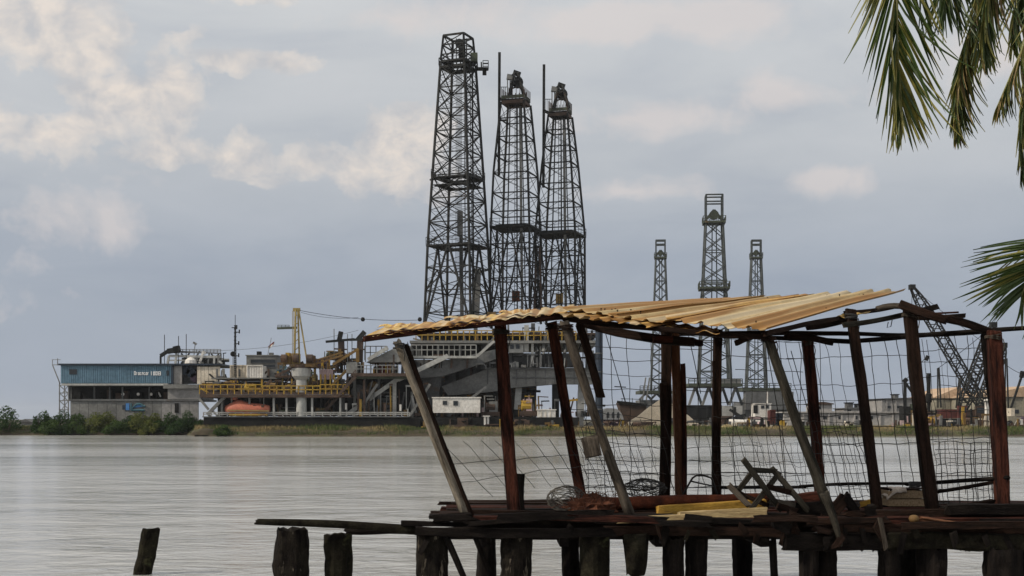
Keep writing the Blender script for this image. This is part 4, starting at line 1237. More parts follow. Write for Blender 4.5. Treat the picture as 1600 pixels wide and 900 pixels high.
# two leaning rusty hoist posts by the sloped wall
for k_, (xa, lab) in enumerate(((534, 'rusty hoist post with a dark cap, farther from the shack eave'), (562, 'rusty hoist post with a dark leaning head next to the shack eave'))):
    hp = thing('hoist_post', lab, 'hoist', P(xa, 566, YR + 3))
    bar('post', P(xa, 566, YR + 3), P(xa + (1 if k_ else -1), 530, YR + 3), .8, 'steel_brown', hp)
    bar('head', P(xa - 4, 532, YR + 3), P(xa + (8 if k_ else -1), 518, YR + 3), .6, 'steel_dark', hp)
    bar('arm', P(xa - 25 if not k_ else xa - 16, 534 if not k_ else 531, YR + 2.6), P(xa + 20, 530, YR + 2.6), .32, 'steel_dark', hp)
    bar('arm', P(xa - 12, 545, YR + 2.6), P(xa + 8, 546, YR + 2.6), .2, 'steel_brown', hp)
    for dx in (-12, 9): bar('guard_post', P(xa + dx, 566, YR + 2.8), P(xa + dx, 514 if dx < 0 and not k_ else 522, YR + 2.8), .10, 'steel_grey', hp)
    box('cabinet', *pxbox(xa - 6, xa - 1, 545, 566, YR + 2, .8), 'paint_ochre', hp)
# dark blue column right of the shack's grey leaning pole
st = thing('steel_column', 'thick dark blue steel column standing right of the cantilever', 'column', P(936, 668, 182))
pc = P(936, 668, 182); pc.z = GZ
MB().lathe(pc, [(.52, 0), (.52, zpx(500, 182) - GZ), (.6, zpx(499, 182) - GZ), (.6, zpx(497, 182) - GZ)], 16).build('shaft', 'paint_darkblue', st)
MB().lathe(pc, [(.75, 0), (.75, .5), (.55, .7)], 16).build('footing', 'steel_midgrey', st)
for i in range(4): 
    z_ = GZ + 2.5 + i * 2.6
    MB().lathe((pc.x, pc.y, z_), [(.54, 0), (.57, .03), (.57, .12), (.54, .15)], 16).build('weld_band', 'steel_midgrey', st)

# ---- small pipework, valves and struts all over the rig
def clutter(parent, x0, x1, deck_y, up, Y0, Y1, n, ms, seed):
    rs = random.Random(seed)
    for i in range(n):
        x = rs.uniform(x0, x1); Y = rs.uniform(Y0, Y1); m = rs.choice(ms); hgt = rs.uniform(.25, 1) ** 1.5 * up
        t_ = rs.random()
        if t_ < .5: bar('pipe', P(x, deck_y, Y), P(x + rs.gauss(0, 1), deck_y - hgt, Y), rs.uniform(.10, .34), m, parent)
        elif t_ < .72:
            L = rs.uniform(5, 22); y = deck_y - hgt
            bar('pipe_run', P(x, y, Y), P(x + L, y + rs.gauss(0, .6), Y), rs.uniform(.12, .34), m, parent)
            bar('pipe', P(x + 1, deck_y, Y), P(x + 1, y, Y), .1, m, parent)
        elif t_ < .86: bar('strut', P(x, deck_y, Y), P(x + rs.uniform(-16, 16), deck_y - hgt * .9, Y), rs.uniform(.12, .28), m, parent)
        else: box('valve_box', *pxbox(x, x + rs.uniform(3, 11), deck_y - rs.uniform(4, 12), deck_y, Y, rs.uniform(.4, 1)), m, parent)
BR = ['steel_brown', 'paint_ochre', 'steel_brown', 'paint_yellow', 'steel_midgrey', 'steel_dark']
GR = ['steel_midgrey', 'steel_grey', 'steel_dark', 'steel_brown']
clutter(rig, 316, 460, 616, 24, YR + .6, YR + 5, 46, BR, 1)
clutter(rig, 480, 546, 616, 40, YR + .8, YR + 5, 46, BR + ['paint_green'], 2)
clutter(rig, 500, 640, 583, 34, YR + 1, YR + 6, 44, BR + GR, 3)
clutter(rig, 345, 640, 650.4, 22, YR + .9, YR + 5, 46, GR + ['steel_pale', 'paint_ochre'], 4)
clutter(rig, 560, 680, 650.4, 55, YR + 2.5, YR + 6, 40, GR + ['paint_ochre', 'steel_pale'], 5)
clutter(can, 650, 930, 532, 26, YC + 1.4, YC + 9, 60, BR + GR, 6)
clutter(can, 780, 930, 574, 36, YC + 1.5, YC + 4, 50, GR + ['steel_pale'], 7)
clutter(can, 690, 930, 651, 34, YC + .5, YC + 4, 60, BR + GR + ['paint_pink'], 8)
clutter(hel, 278, 350, 568, 16, YB + 3, YB + 6, 26, ['steel_dark', 'steel_grey', 'steel_pale'], 9)
clutter(rig, 335, 440, 592, 16, YR + 8, YR + 12, 26, GR + ['paint_cream', 'steel_brown'], 10)
clutter(rig, 640, 905, 668, 14, YR - .6, YR + .1, 40, BR + ['steel_black', 'steel_black'], 11)
clutter(can, 646, 836, 651, 60, YC + 8, YC + 14, 60, BR + GR + ['steel_black'], 12)
clutter(can, 640, 780, 575, 22, YC - .5, YC + 1, 22, GR, 13)
clutter(rig, 430, 560, 583, 22, YR + 3, YR + 8, 40, BR + ['paint_yellow', 'paint_green', 'paint_mustard'], 14)
clutter(rig, 440, 560, 616, 58, YR + 4, YR + 10, 60, BR + ['paint_mustard', 'paint_ochre', 'steel_brown'], 15)
clutter(rig, 560, 640, 650.4, 62, YR + .8, YR + 2.4, 26, BR + GR, 16)
for x0, y0, x1, y1, m in ((430, 588, 474, 566, 'steel_brown'), (505, 616, 545, 575, 'paint_ochre'), (440, 616, 470, 590, 'steel_brown'), (556, 650, 590, 600, 'steel_grey'), (640, 650, 672, 600, 'steel_grey'), (520, 570, 560, 545, 'paint_ochre'), (700, 650, 760, 604, 'steel_midgrey'), (400, 616, 424, 594, 'steel_brown')):
    bar('strut', P(x0, y0, YR + 1.2), P(x1, y1, YR + 1.2), .34, m, rig)

# ================================================================== FAR BANK, RIGHT HALF
def zg(x, Y): return Vector((P(x, 655, Y).x, Y, GZ))
# white rounded deck cabin by the blue column
Yq = 200
o = thing('rounded_cabin', 'white rounded boat cabin with arched windows beside the dark blue column', 'cabin', zg(957, Yq))
lo, hi = pxbox(943, 975, 638, 662, Yq, 4)
pts = [(lo[0], GZ), (lo[0], hi[2] - .4), (lo[0] + .4, hi[2])] + [(hi[0] - 1.6 + 1.6 * math.sin(a_), hi[2] - 2.2 + 2.2 * math.cos(a_)) for a_ in [i * math.pi / 10 for i in range(6)]] + [(hi[0], GZ)]
MB().prism(pts, Yq, Yq + 4).build('shell', 'paint_white', o)
for i in range(3):
    x = 950 + i * 8
    b_ = P(x, 650, Yq); q = [(b_.x + .22 * math.cos(a_), b_.z + .42 * math.sin(a_) + .2) for a_ in [j * math.pi / 6 for j in range(7)]]
    MB().prism([(b_.x + .22, b_.z - .3)] + q + [(b_.x - .22, b_.z - .3)], Yq - .06, Yq - .01).build('window', 'steel_midgrey', o)
bar('rub_rail', P(943, 657, Yq - .1), P(975, 657, Yq - .1), .3, 'paint_purple', o)
# dark bow of a laid-up boat
Yq = 230
o = thing('laid_up_boat', 'dark rusty bow of a boat showing left of the sand pile', 'boat', zg(985, Yq))
pts = [P(966, 629, Yq), P(984, 632, Yq), P(1010, 634, Yq), P(1010, 664, Yq), P(976, 664, Yq)]
MB().prism([(p.x, max(p.z, GZ)) for p in pts], Yq, Yq + 5).build('hull', 'steel_brown', o)
MB().bar(P(964, 628, Yq - .1), P(1011, 633, Yq - .1), .45).build('gunwale', 'steel_black', o)
for x in (972, 988, 1000): bar('rail_post', P(x, 632, Yq + .5), P(x, 622, Yq + .5), .1, 'steel_dark', o)
bar('rail', P(970, 623, Yq + .5), P(1003, 624, Yq + .5), .1, 'steel_dark', o)
bar('mast', P(978, 630, Yq + 2), P(968, 595, Yq + 2), .14, 'steel_dark', o)
bar('mast_arm', P(960, 604, Yq + 2), P(978, 605, Yq + 2), .18, 'steel_dark', o)
# sand pile
b0 = zg(1036, 212); hh = zpx(621, 212) - GZ; w = 62 * 212 / F
v, f = [], []; n, kk = 36, 8
for i in range(kk + 1):
    t_ = i / kk
    for j in range(n):
        a_ = 2 * math.pi * j / n
        q = 1 + .06 * noise.noise(Vector((math.cos(a_) * 3, math.sin(a_) * 3, t_ * 4)))
        r = w * (1 - t_) ** .95 * q + .03
        v.append((b0.x + r * math.cos(a_), b0.y + r * math.sin(a_), GZ - .1 + (hh + .1) * t_))
for i in range(kk):
    for j in range(n):
        j2 = (j + 1) % n; f.append((i * n + j, i * n + j2, (i + 1) * n + j2, (i + 1) * n + j))
f.append(tuple(kk * n + j for j in range(n)))
MB().add(v, f).build('sand_pile', 'sand', label='pale cone of sand heaped behind the far bank', cat='sand pile', smooth=True)
# barge bases of the far derricks
def barge(label, x0, x1, y0, Y, d, m, deck_x0, deck_x1, deck_y, splay, m2):
    o = thing('derrick_barge', label, 'barge', zg((x0 + x1) / 2, Y))
    lo, hi = pxbox(x0, x1, y0, 668, Y, d)
    box('hull', (lo[0], Y, GZ - .3), hi, m, o)
    n = max(3, int((x1 - x0) / 14))
    for i in range(n):
        x = x0 + (x1 - x0) * (i + .5) / n
        bar('hull_rib', (P(x, 0, Y).x, Y - .1, GZ), (P(x, 0, Y).x, Y - .1, hi[2]), .35, m2, o)
    dk = box('drill_floor', *pxbox(deck_x0, deck_x1, deck_y, deck_y + 5, Y - 2, d), 'steel_green', o)
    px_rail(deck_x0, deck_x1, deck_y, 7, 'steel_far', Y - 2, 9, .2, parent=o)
    for i in range(splay):
        t_ = (i + .5) / splay
        xa = deck_x0 + (deck_x1 - deck_x0) * t_
        bar('support_leg', P(xa, deck_y + 5, Y), P(xa - 10, y0, Y), .6, 'steel_grey', o)
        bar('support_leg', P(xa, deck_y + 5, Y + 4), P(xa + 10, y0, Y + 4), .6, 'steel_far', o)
    return o
o = barge('dark green-black tank barge carrying the large far derrick', 1068, 1128, 633, 322, 16, 'steel_black', 1076, 1160, 599, 4, 'steel_dark')
box('deck_house', *pxbox(1116, 1158, 592, 599, 322, 6), 'steel_grey', o)
box('deck_house', *pxbox(1120, 1160, 634, 650, 322, 6), 'steel_pale', o)
box('tank', *pxbox(1128, 1160, 650, 668, 320, 6), 'steel_brown', o)
for x0, y0, x1, y1 in ((1140, 640, 1160, 652), (1135, 655, 1165, 648), (1148, 636, 1150, 665)): bar('pipe', P(x0, y0, 319), P(x1, y1, 319), .6, 'steel_dark', o)
o = barge('green-grey barge under the slender derrick by the sand pile', 1000, 1060, 625, 392, 14, 'steel_midgrey', 1000, 1052, 610, 3, 'steel_far')
for x in (1004, 1010, 1050): bar('post', P(x, 625, 390), P(x + 5, 590, 390), .4, 'steel_grey', o)
o = barge('grey barge under the slender derrick near the red container', 1158, 1244, 628, 392, 14, 'steel_midgrey', 1160, 1236, 606, 4, 'steel_far')
box('deck_house', *pxbox(1165, 1240, 612, 640, 390, 4), 'steel_midgrey', o)
o = cabin('white wheelhouse with dark square windows in front of the grey barge', 1180, 1205, 631, 652, 300, 5, 'paint_white', [(1189.5, 1194, 634, 638), (1197, 1201, 634, 638)], 'wheelhouse')
box('door', *pxbox(1177, 1184, 633, 646, 299.9, .06), 'steel_black', o)
box('lower_wall', *pxbox(1172, 1208, 652.5, 668, 299.5, 6), 'wall_grey', o)
bar('mast', P(1199, 631, 301), P(1199, 612, 301), .25, 'paint_white', o)
container('narrow red container beside the dark one on the far bank', 1203, 1211, 641, 669, 200, 2, 'paint_maroon', 2)
container('narrow dark blue container beside the red one on the far bank', 1213.5, 1222, 646, 669, 201, 5, 'paint_darkblue', 2)
# small white boat on the bank
Yq = 196
o = thing('small_boat', 'small white boat with a dark windscreen lying on the far bank', 'boat', zg(1168, Yq))
n = 9; ring = 8; v, f = [], []
for i in range(n):
    t_ = i / (n - 1); wd = math.sin(math.pi * (.12 + .80 * t_)) ** .6
    for (cy, yy) in ((-1, 0), (-1.05, .5), (-.75, .8), (-.3, 1), (.3, 1), (.75, .8), (1.05, .5), (1, 0)):
        p = P(1142 + 58 * t_, 655 + 2 * t_ + yy * 12, Yq); v.append((p.x, Yq + 1.2 + cy * 1.2 * wd, max(p.z, GZ - .05)))
for i in range(n - 1):
    for j in range(ring - 1): f.append((i * ring + j, i * ring + j + 1, (i + 1) * ring + j + 1, (i + 1) * ring + j))
    f.append((i * ring + 7, i * ring, (i + 1) * ring, (i + 1) * ring + 7))
f += [tuple(range(ring)), tuple((n - 1) * ring + j for j in range(ring))]
MB().add(v, f).build('hull', 'paint_white', o, smooth=True)
pp = [P(1146, 655, Yq), P(1150, 649, Yq), P(1160, 649, Yq), P(1163, 655, Yq)]
MB().prism([(p.x, p.z) for p in pp], Yq + .4, Yq + 2).build('windscreen', 'glass_dark', o)
bar('stripe', P(1150, 661, Yq - .02), P(1196, 661, Yq - .02), .15, 'paint_purple', o)
o = thing('small_boat', 'small pinkish upturned boat hull beside the red container', 'boat', zg(1188, 186))
v, f = [], []
for i in range(9):
    t_ = i / 8; wd = math.sin(math.pi * (.05 + .9 * t_)) ** .6
    for j in range(8):
        a_ = math.pi * j / 7
        p = P(1178 + 26 * t_, 669, 186); v.append((p.x, 186.8 - math.cos(a_) * .8 * wd, GZ - .05 + 1.0 * math.sin(a_) * wd))
for i in range(8):
    for j in range(7): f.append((i * 8 + j, i * 8 + j + 1, (i + 1) * 8 + j + 1, (i + 1) * 8 + j))
MB().add(v, f).build('hull', 'paint_pink', o, smooth=True)
bar('keel', P(1180, 660, 186.8), P(1202, 660, 186.8), .12, 'steel_brown', o)

# ---- warehouses and walls
def shed(label, x0, x1, y0, Y, d, m, rm, ridge=4, wins=(), name='warehouse', cat='building', nrib=0):
    lo, hi = pxbox(x0, x1, y0, 668, Y, d)
    o = thing(name, label, cat, ((lo[0] + hi[0]) / 2, Y + d / 2, GZ))
    box('wall', (lo[0], Y, GZ - .3), hi, m, o)
    rz = ridge * Y / F
    MB().prism([(lo[0] - .4, hi[2] + .003), (hi[0] + .4, hi[2] + .003), (hi[0] + .4, hi[2] + .2), ((lo[0] + hi[0]) / 2, hi[2] + .2 + rz), (lo[0] - .4, hi[2] + .2)], Y - .4, Y + d + .4).build('roof', rm, o)
    for (a, b2, c, e) in wins: box('window', *pxbox(a, b2, c, e, Y - .06, .05), 'glass_dark', o)
    for i in range(nrib):
        x = lo[0] + (hi[0] - lo[0]) * (i + .5) / nrib
        bar('pilaster', (x, Y - .08, GZ - .3), (x, Y - .08, hi[2]), .3, m, o)
    return o
shed('long low pale grey boundary building beyond the wire mesh', 1225, 1405, 645, 250, 8, 'wall_palegrey', 'wall_palegrey', 1, [(1262 + i * 24, 1268 + i * 24, 650, 655) for i in range(5)], nrib=9)
shed('flat grey shed with dark rooftop units beside the excavator', 1378, 1436, 624, 300, 14, 'wall_grey', 'steel_midgrey', 1, [(1384, 1392, 634, 638), (1402, 1410, 634, 638)], nrib=4)
shed('small dark-roofed hut behind the long pale building', 1272, 1300, 632, 290, 8, 'wall_palegrey', 'steel_brown', 3, [(1278, 1283, 635, 639)])
shed('low shed with two rooftop boxes behind the long pale building', 1318, 1352, 639, 290, 8, 'wall_palegrey', 'steel_midgrey', 1, [(1324, 1330, 640, 643)])
shed('tan-roofed olive warehouse behind the red-brown corner post', 1536, 1680, 620, 280, 20, 'wall_olive', 'roof_tan', 16, [(1585, 1592, 640, 646)], nrib=8)
shed('beige hangar behind the crawler cranes', 1462, 1534, 622, 300, 20, 'wall_olive', 'roof_tan', 16, [(1470, 1478, 640, 650)], nrib=4)
for x0, x1, y0, y1, lab in ((1325, 1333, 630, 638, 'left small dark rooftop box on the low shed'), (1340, 1348, 632, 638, 'right small dark rooftop box on the low shed'), (1398, 1404, 617, 623, 'dark vent unit on the flat grey shed roof')):
    lo, hi = pxbox(x0, x1, y0, y1, 295 if y0 > 620 else 304, 3)
    o = thing('rooftop_unit', lab, 'vent', ((lo[0] + hi[0]) / 2, lo[1] + 1.5, lo[2]))
    box('casing', lo, hi, 'steel_midgrey', o); box('cap', (lo[0] - .2, lo[1] - .2, hi[2]), (hi[0] + .2, hi[1] + .2, hi[2] + .2), 'steel_black', o)
# ---- crawler cranes
def boom(parent, a, b2, w, n, m, t, name='boom'):
    a, b2 = Vector(a), Vector(b2); d = (b2 - a).normalized()
    u = Vector((0, 1, 0)); v_ = d.cross(u).normalized()
    cor = [(u * sx + v_ * sy) * w / 2 for sx, sy in ((-1, -1), (1, -1), (1, 1), (-1, 1))]
    tap = lambda s_: min(1, .35 + s_ * 5, .35 + (1 - s_) * 5)
    pt = lambda k_, s_: a.lerp(b2, s_) + cor[k_ % 4] * tap(s_)
    for k_ in range(4): MB().tube([pt(k_, i / 12) for i in range(13)], t * .6, 4).build('boom_chord', m, parent)
    mb = MB()
    for i in range(n):
        for k_ in range(4):
            p, q = (i, i + 1) if (i + k_) % 2 else (i + 1, i)
            mb.bar(pt(k_, p / n), pt(k_ + 1, q / n), t * .55)
    o = mb.build('boom_lacing', m, parent); o['kind'] = 'stuff'
def crawler(label, bx, Y, tipx, tipy, m, cabm, flip, mastx, masty):
    o = thing('crawler_crane', label, 'crane', zg(bx, Y))
    b_ = zg(bx, Y)
    for dy in (-1.6, 1.6):
        tr = MB(); n = 16; pts = []
        for i in range(n):
            a_ = 2 * math.pi * i / n
            pts.append((b_.x + (1.9 if math.cos(a_) > 0 else -1.9) + .55 * math.cos(a_), GZ + .55 + .55 * math.sin(a_)))
        tr.prism(pts, Y + dy - .4, Y + dy + .4).build('track', 'steel_black', o)
    box('carbody', (b_.x - 1.2, Y - 1.1, GZ + .4), (b_.x + 1.2, Y + 1.1, GZ + 1.3), 'steel_dark', o)
    s_ = -1 if flip else 1
    xa, xb = sorted((b_.x - s_ * 2.8, b_.x + s_ * 1.6))
    box('engine_house', (xa + .5, Y - 1.5, GZ + 1.35), (xb, Y + 1.5, GZ + 2.9), cabm, o)
    xa, xb = sorted((b_.x + s_ * .5, b_.x + s_ * 2.0))
    cb_ = box('cab', (xa, Y - 2.2, GZ + 1.35), (xb, Y - 1.5, GZ + 3.5), cabm, o)
    box('window', (xa + .15, Y - 2.26, GZ + 2.3), (xb - .15, Y - 2.2, GZ + 3.2), 'glass_dark', o)
    foot = Vector((b_.x + s_ * 1.6, Y, GZ + 2.0)); tip = P(tipx, tipy, Y)
    boom(o, foot, tip, 1.7, 26, m, .28)
    mst = P(mastx, masty, Y)
    for dy in (-.8, .8): bar('gantry', (b_.x - s_ * 2.0, Y + dy, GZ + 3.2), mst + Vector((0, dy * .4, 0)), .22, m, o)
    for dy in (-.4, .4): cable('pendant', sag(mst, tip, 6, .3), .05, m, o)
    box('boom_head', tip - Vector((.5, .6, .4)), tip + Vector((.5, .6, .5)), m, o)
    cable('hoist_rope', [tip, Vector((tip.x - .1, Y, tip.z - 12))], .05, m, o)
    bar('hook_block', Vector((tip.x - .1, Y, tip.z - 13)), Vector((tip.x - .1, Y, tip.z - 12)), .5, 'steel_black', o)
    return o
crawler('dark crawler crane whose lattice boom rises left behind the shack roof', 1556, 240, 1425, 449, 'steel_dark', 'paint_ochre', True, 1572, 560)
crawler('crawler crane with a red house and lattice boom leaning right behind the corner post', 1486, 226, 1552, 508, 'steel_dark', 'paint_maroon', False, 1466, 575)
crawler('dark crawler crane with a short lattice boom beside the white pipe', 1514, 232, 1568, 540, 'steel_dark', 'steel_brown', False, 1500, 590)
# slim boom crane at the right edge
o = thing('boom_crane', 'slim dark boom crane standing before the olive warehouse', 'crane', zg(1577, 215))
box('truck_body', (zg(1572, 215).x, 214, GZ + .5), (zg(1592, 215).x, 216.3, GZ + 1.7), 'wall_olive', o)
box('cab', (zg(1576, 215).x, 214, GZ + 1.72), (zg(1582, 215).x, 216.2, GZ + 3.0), 'paint_cream', o)
for x in (1574, 1589):
    MB().lathe((zg(x, 215).x, 213.8, GZ + .5), [(.1, 0), (.5, 0), (.5, .3), (.1, .3)], 14, 'Y').build('wheel', 'steel_black', o)
bar('boom', P(1577, 645, 215), P(1597, 586, 215), .32, 'steel_dark', o)
bar('boom_head', P(1596, 590, 215), P(1598, 580, 215), .6, 'steel_black', o)
cable('hoist_rope', sag(P(1596, 584, 215), P(1567, 566, 215), 4, .2), .05, 'steel_dark', o)
# knuckle arm loader
o = thing('knuckle_loader', 'dark loader with a bent knuckle arm and yellow body beyond the mesh', 'loader', zg(1420, 205))
box('body', (zg(1409, 205).x, 204, GZ + .4), (zg(1420, 205).x, 206.4, GZ + 3.2), 'steel_black', o)
box('engine_house', (zg(1420, 205).x + .01, 204, GZ + .6), (zg(1440, 205).x, 206.4, GZ + 2.6), 'paint_ochre', o)
box('cab', (zg(1424, 205).x, 204.2, GZ + 2.62), (zg(1434, 205).x, 206.0, GZ + 3.6), 'steel_green', o)
for x in (1413, 1434):
    MB().lathe((zg(x, 205).x, 203.7, GZ + .5), [(.1, 0), (.52, 0), (.52, .3), (.1, .3)], 14, 'Y').build('wheel', 'steel_black', o)
bar('arm', P(1414, 642, 205), P(1414, 595, 205), .42, 'steel_dark', o); bar('arm', P(1413, 596, 205), P(1432, 622, 205), .36, 'steel_dark', o)
bar('arm_joint', P(1412, 597, 205), P(1417, 592, 205), .6, 'steel_black', o); cable('rope', [P(1416, 593, 205), P(1447, 558, 205)], .05, 'steel_dark', o)
bar('hook_block', P(1447, 563, 205), P(1450, 556, 205), .5, 'steel_black', o)
# small plant near the cranes
machine('yellow and orange mixer unit at the foot of the crawler cranes', 1448, 1474, 646, 668, 196, 'paint_yellow', 'paint_pink', 91)
machine('rusty brown scrap heap machine right of the red crane house', 1500, 1540, 650, 669, 198, 'steel_brown', 'paint_ochre', 92)
machine('purple and white generator set before the olive warehouse', 1586, 1625, 648, 668, 200, 'paint_purple', 'paint_white', 93)
machine('small dark pump on the crest of the bank before the long pale building', 1322, 1340, 658, 669, 186, 'steel_black', 'paint_cream', 94)
machine('low dark pipe sled lying before the long pale building', 1345, 1368, 663, 670, 184, 'steel_black', 'steel_brown', 95)
machine('rusty red wreckage on the bank under the rounded white cabin', 935, 975, 656, 669, 184, 'steel_brown', 'paint_purple', 96)
machine('brown pipe bundle at the foot of the sand pile', 985, 1030, 657, 669, 186, 'steel_brown', 'steel_brown', 97)
o = thing('white_pipe', 'short white standpipe beside the crawler cranes', 'pipe', zg(1542, 220))
MB().lathe(zg(1542, 220), [(.35, 0), (.35, 4.2), (.5, 4.3), (.5, 4.5), (.1, 4.6)], 14).build('shaft', 'paint_white', o)
bar('bracket', P(1536, 628, 219.6), P(1548, 628, 219.6), .15, 'steel_grey', o)
# slim dark sheet pile / stack behind post
o = thing('black_stack', 'short black exhaust stack rising behind the dark leaning shack post', 'stack', zg(1451, 230))
MB().lathe(zg(1451, 230), [(.30, 0), (.30, 4), (.55, 4.2), (.55, 5.6), (.35, 5.8), (.35, 9.2), (.45, 9.3)], 12).build('shaft', 'steel_black', o)

yard = thing('scrap_yard', 'long heap of scrap steel and pipes lying along the crest of the far bank', 'scrap', zg(1300, 186))
box('skid', (zg(900, 184).x, 183.6, GZ - .2), (zg(1640, 184).x, 184.0, GZ + .25), 'steel_black', yard)
for a_, b_, n, sd in ((905, 990, 22, 1), (1040, 1130, 22, 2), (1130, 1240, 34, 3), (1395, 1560, 60, 4), (1560, 1640, 20, 5), (1240, 1395, 14, 6)):
    clutter(yard, a_, b_, 668, 16 if sd != 4 else 34, 182.5, 186, n, BR + GR + ['paint_pink', 'steel_black', 'paint_cream'], 20 + sd)

# ================================================================== FOREGROUND PIER
DZ = 1.175                                             # deck level
pier = thing('timber_pier', 'decayed dark timber pier carrying the ruined shack', 'pier', (2.5, 16, 0))
def pil_mesh(r, hgt, seed, top_jag=.10, lean=(0, 0)):
    """rotted piling: grooved, knotty column with a broken top"""
    rs = random.Random(seed); n = 22; seg = max(8, int(hgt / .07)); v, f = [], []
    off = Vector((seed * 3.1, seed * 1.7, 0))
    ph = [rs.uniform(0, 6.28) for _ in range(4)]
    for i in range(seg + 1):
        t_ = i / seg
        for j in range(n):
            a_ = 2 * math.pi * j / n
            q = 1 + .16 * noise.noise(Vector((math.cos(a_) * 1.4, math.sin(a_) * 1.4, t_ * hgt * 1.8)) + off) + .05 * noise.noise(Vector((math.cos(a_) * 6, math.sin(a_) * 6, t_ * hgt * 2.5)) + off)
            q += .035 * math.sin(a_ * 7 + ph[0]) + .10 * noise.noise(Vector((a_, 0, t_ * hgt * 9)) + off)
            z = t_ * hgt
            if i >= seg - 2:
                z += top_jag * (noise.noise(Vector((math.cos(a_) * 2.2, math.sin(a_) * 2.2, 5)) + off) * 1.6) * (1 if i == seg else .5)
                q *= .97 if i == seg else 1
            v.append((math.cos(a_) * r * q + lean[0] * t_, math.sin(a_) * r * q + lean[1] * t_, z))
    for i in range(seg):
        for j in range(n):
            j2 = (j + 1) % n; f.append((i * n + j, i * n + j2, (i + 1) * n + j2, (i + 1) * n + j))
    k_ = len(v)
    v.append((lean[0], lean[1], hgt - .06)); 
    for j in range(n): f.append((seg * n + j, seg * n + (j + 1) % n, k_))
    f.append(tuple(reversed(range(n))))
    me = bpy.data.meshes.new('piling'); me.from_pydata(v, [], f)
    return me
def piling(px, ytop, wpx, Y, parent=None, m='wood_piling', seed=1, jag=.08, zb=-.8, lean=(0, 0), name='piling', **kw):
    top = P(px, ytop, Y)
    base = Vector((top.x - lean[0], Y - lean[1], zb))
    me = pil_mesh(wpx * Y / F / 2, top.z - zb, seed, jag, lean); me.materials.append(MATS[m])
    o = link(bpy.data.objects.new(name, me), Matrix.Translation(base), parent)
    return tag(o, kw.get('label'), kw.get('cat'), kw.get('group'))
# free-standing pilings
piling(236, 826, 27, 19.4, seed=3, jag=.02, lean=(.27, 0), label='lone broken stump leaning out of the open water', cat='piling', m='wood_mossy')
piling(456, 826, 52, 15.2, seed=5, jag=.035, label='thick split grey piling propping the outer end of the thin log', cat='piling')
piling(528, 834, 44, 15.3, seed=8, jag=.04, label='narrower jagged black piling between the split one and the pier', cat='piling', m='wood_mossy')
# short stub hanging under the deck beam
o = timber('hanging_stub', P(994, 835, 14.95), P(994, 898, 14.95), 40 * 14.95 / F, 40 * 14.95 / F, 'wood_mossy', None, round_=True, taper=.78, rough=.10, jag=.02,
           label='short rounded stub of piling hanging cut off below the deck edge', cat='piling')
# pilings that carry the pier
for (px, yt, w, Y, sd, m) in ((676, 828, 48, 15.1, 11, 'wood_piling'), (807, 832, 48, 15.1, 13, 'wood_piling'), (892, 840, 28, 16.6, 14, 'wood_black'), (929, 837, 47, 15.1, 15, 'wood_mossy'),
                              (1052, 840, 34, 15.1, 17, 'wood_black'), (1088, 840, 34, 15.3, 18, 'wood_black'), (1264, 844, 30, 15.0, 19, 'wood_black'), (1290, 844, 34, 15.2, 20, 'wood_black'),
                              (1388, 852, 34, 15.0, 21, 'wood_black'), (1456, 854, 48, 15.0, 22, 'wood_black'), (1567, 856, 56, 14.9, 23, 'wood_black'),
                              (1160, 826, 30, 18.0, 24, 'wood_black'), (1420, 826, 30, 18.0, 25, 'wood_black'), (1600, 826, 30, 18.0, 26, 'wood_black'), (760, 822, 30, 18.0, 27, 'wood_black')):
    piling(px, yt, w, Y, pier, m, sd, .03)
T_px('brace_pole', (1207, 842), (1211, 930), 12, 'wood_black', 15.2, pier, round_=True)
T_px('brace_pole', (697, 838), (737, 930), 10, 'wood_black', 15.0, pier, round_=True)
T_px('brace_pole', (741, 836), (779, 930), 8, 'wood_black', 15.2, pier, round_=True)
T_px('splinter', (1229, 842), (1236, 853), 5, 'wood_black', 15.0, pier)
# deck beams and planks
T_px('edge_beam', (652, 829), (960, 832), 14, 'wood_black', 14.95, pier, hpx=14, rough=.12, bow=.03)
T_px('edge_beam', (945, 830), (1245, 833), 16, 'wood_dark', 14.97, pier, hpx=16, rough=.12, bow=.02)
T_px('edge_beam', (700, 838), (1240, 838), 9, 'wood_black', 15.25, pier, hpx=12, rough=.06)
T_px('edge_beam', (1225, 846), (1420, 846), 26, 'wood_black', 15.0, pier, hpx=34, rough=.06)
T_px('edge_beam', (1385, 844), (1640, 848), 27, 'wood_mossy', 14.9, pier, hpx=27, rough=.10)
T_px('edge_beam', (1300, 824), (1640, 828), 14, 'wood_dark', 14.9, pier, hpx=14, rough=.07)
rs = random.Random(31)
x = 688
while x < 1630:                                         # ragged outer edge: short split boards, none quite level
    L = rs.uniform(50, 170); y = 813 + rs.uniform(-5, 6) + (4 if x > 1380 else 0)
    T_px('edge_plank', (x, y), (x + L, y + rs.uniform(-5, 5)), rs.uniform(7, 15), rs.choice(['wood_black', 'wood_black', 'wood_dark', 'wood_black', 'wood_red']), rs.uniform(14.72, 14.95), pier, hpx=rs.uniform(5, 11), rough=.16, jag=.10)
    x += L * rs.uniform(.55, .95)
for i in range(34):                                     # rotten stubs and splinters hanging from the edge
    x = rs.choice((rs.uniform(660, 1240), rs.uniform(1225, 1420), rs.uniform(1400, 1600))); y = rs.uniform(815, 846)
    T_px('splinter', (x, y), (x + rs.uniform(-14, 14), y + rs.uniform(8, 26)), rs.uniform(4, 12), rs.choice(['wood_black', 'wood_black', 'wood_dark', 'wood_mossy']), rs.uniform(14.7, 14.95), pier, hpx=rs.uniform(3, 8), rough=.2, jag=.04)
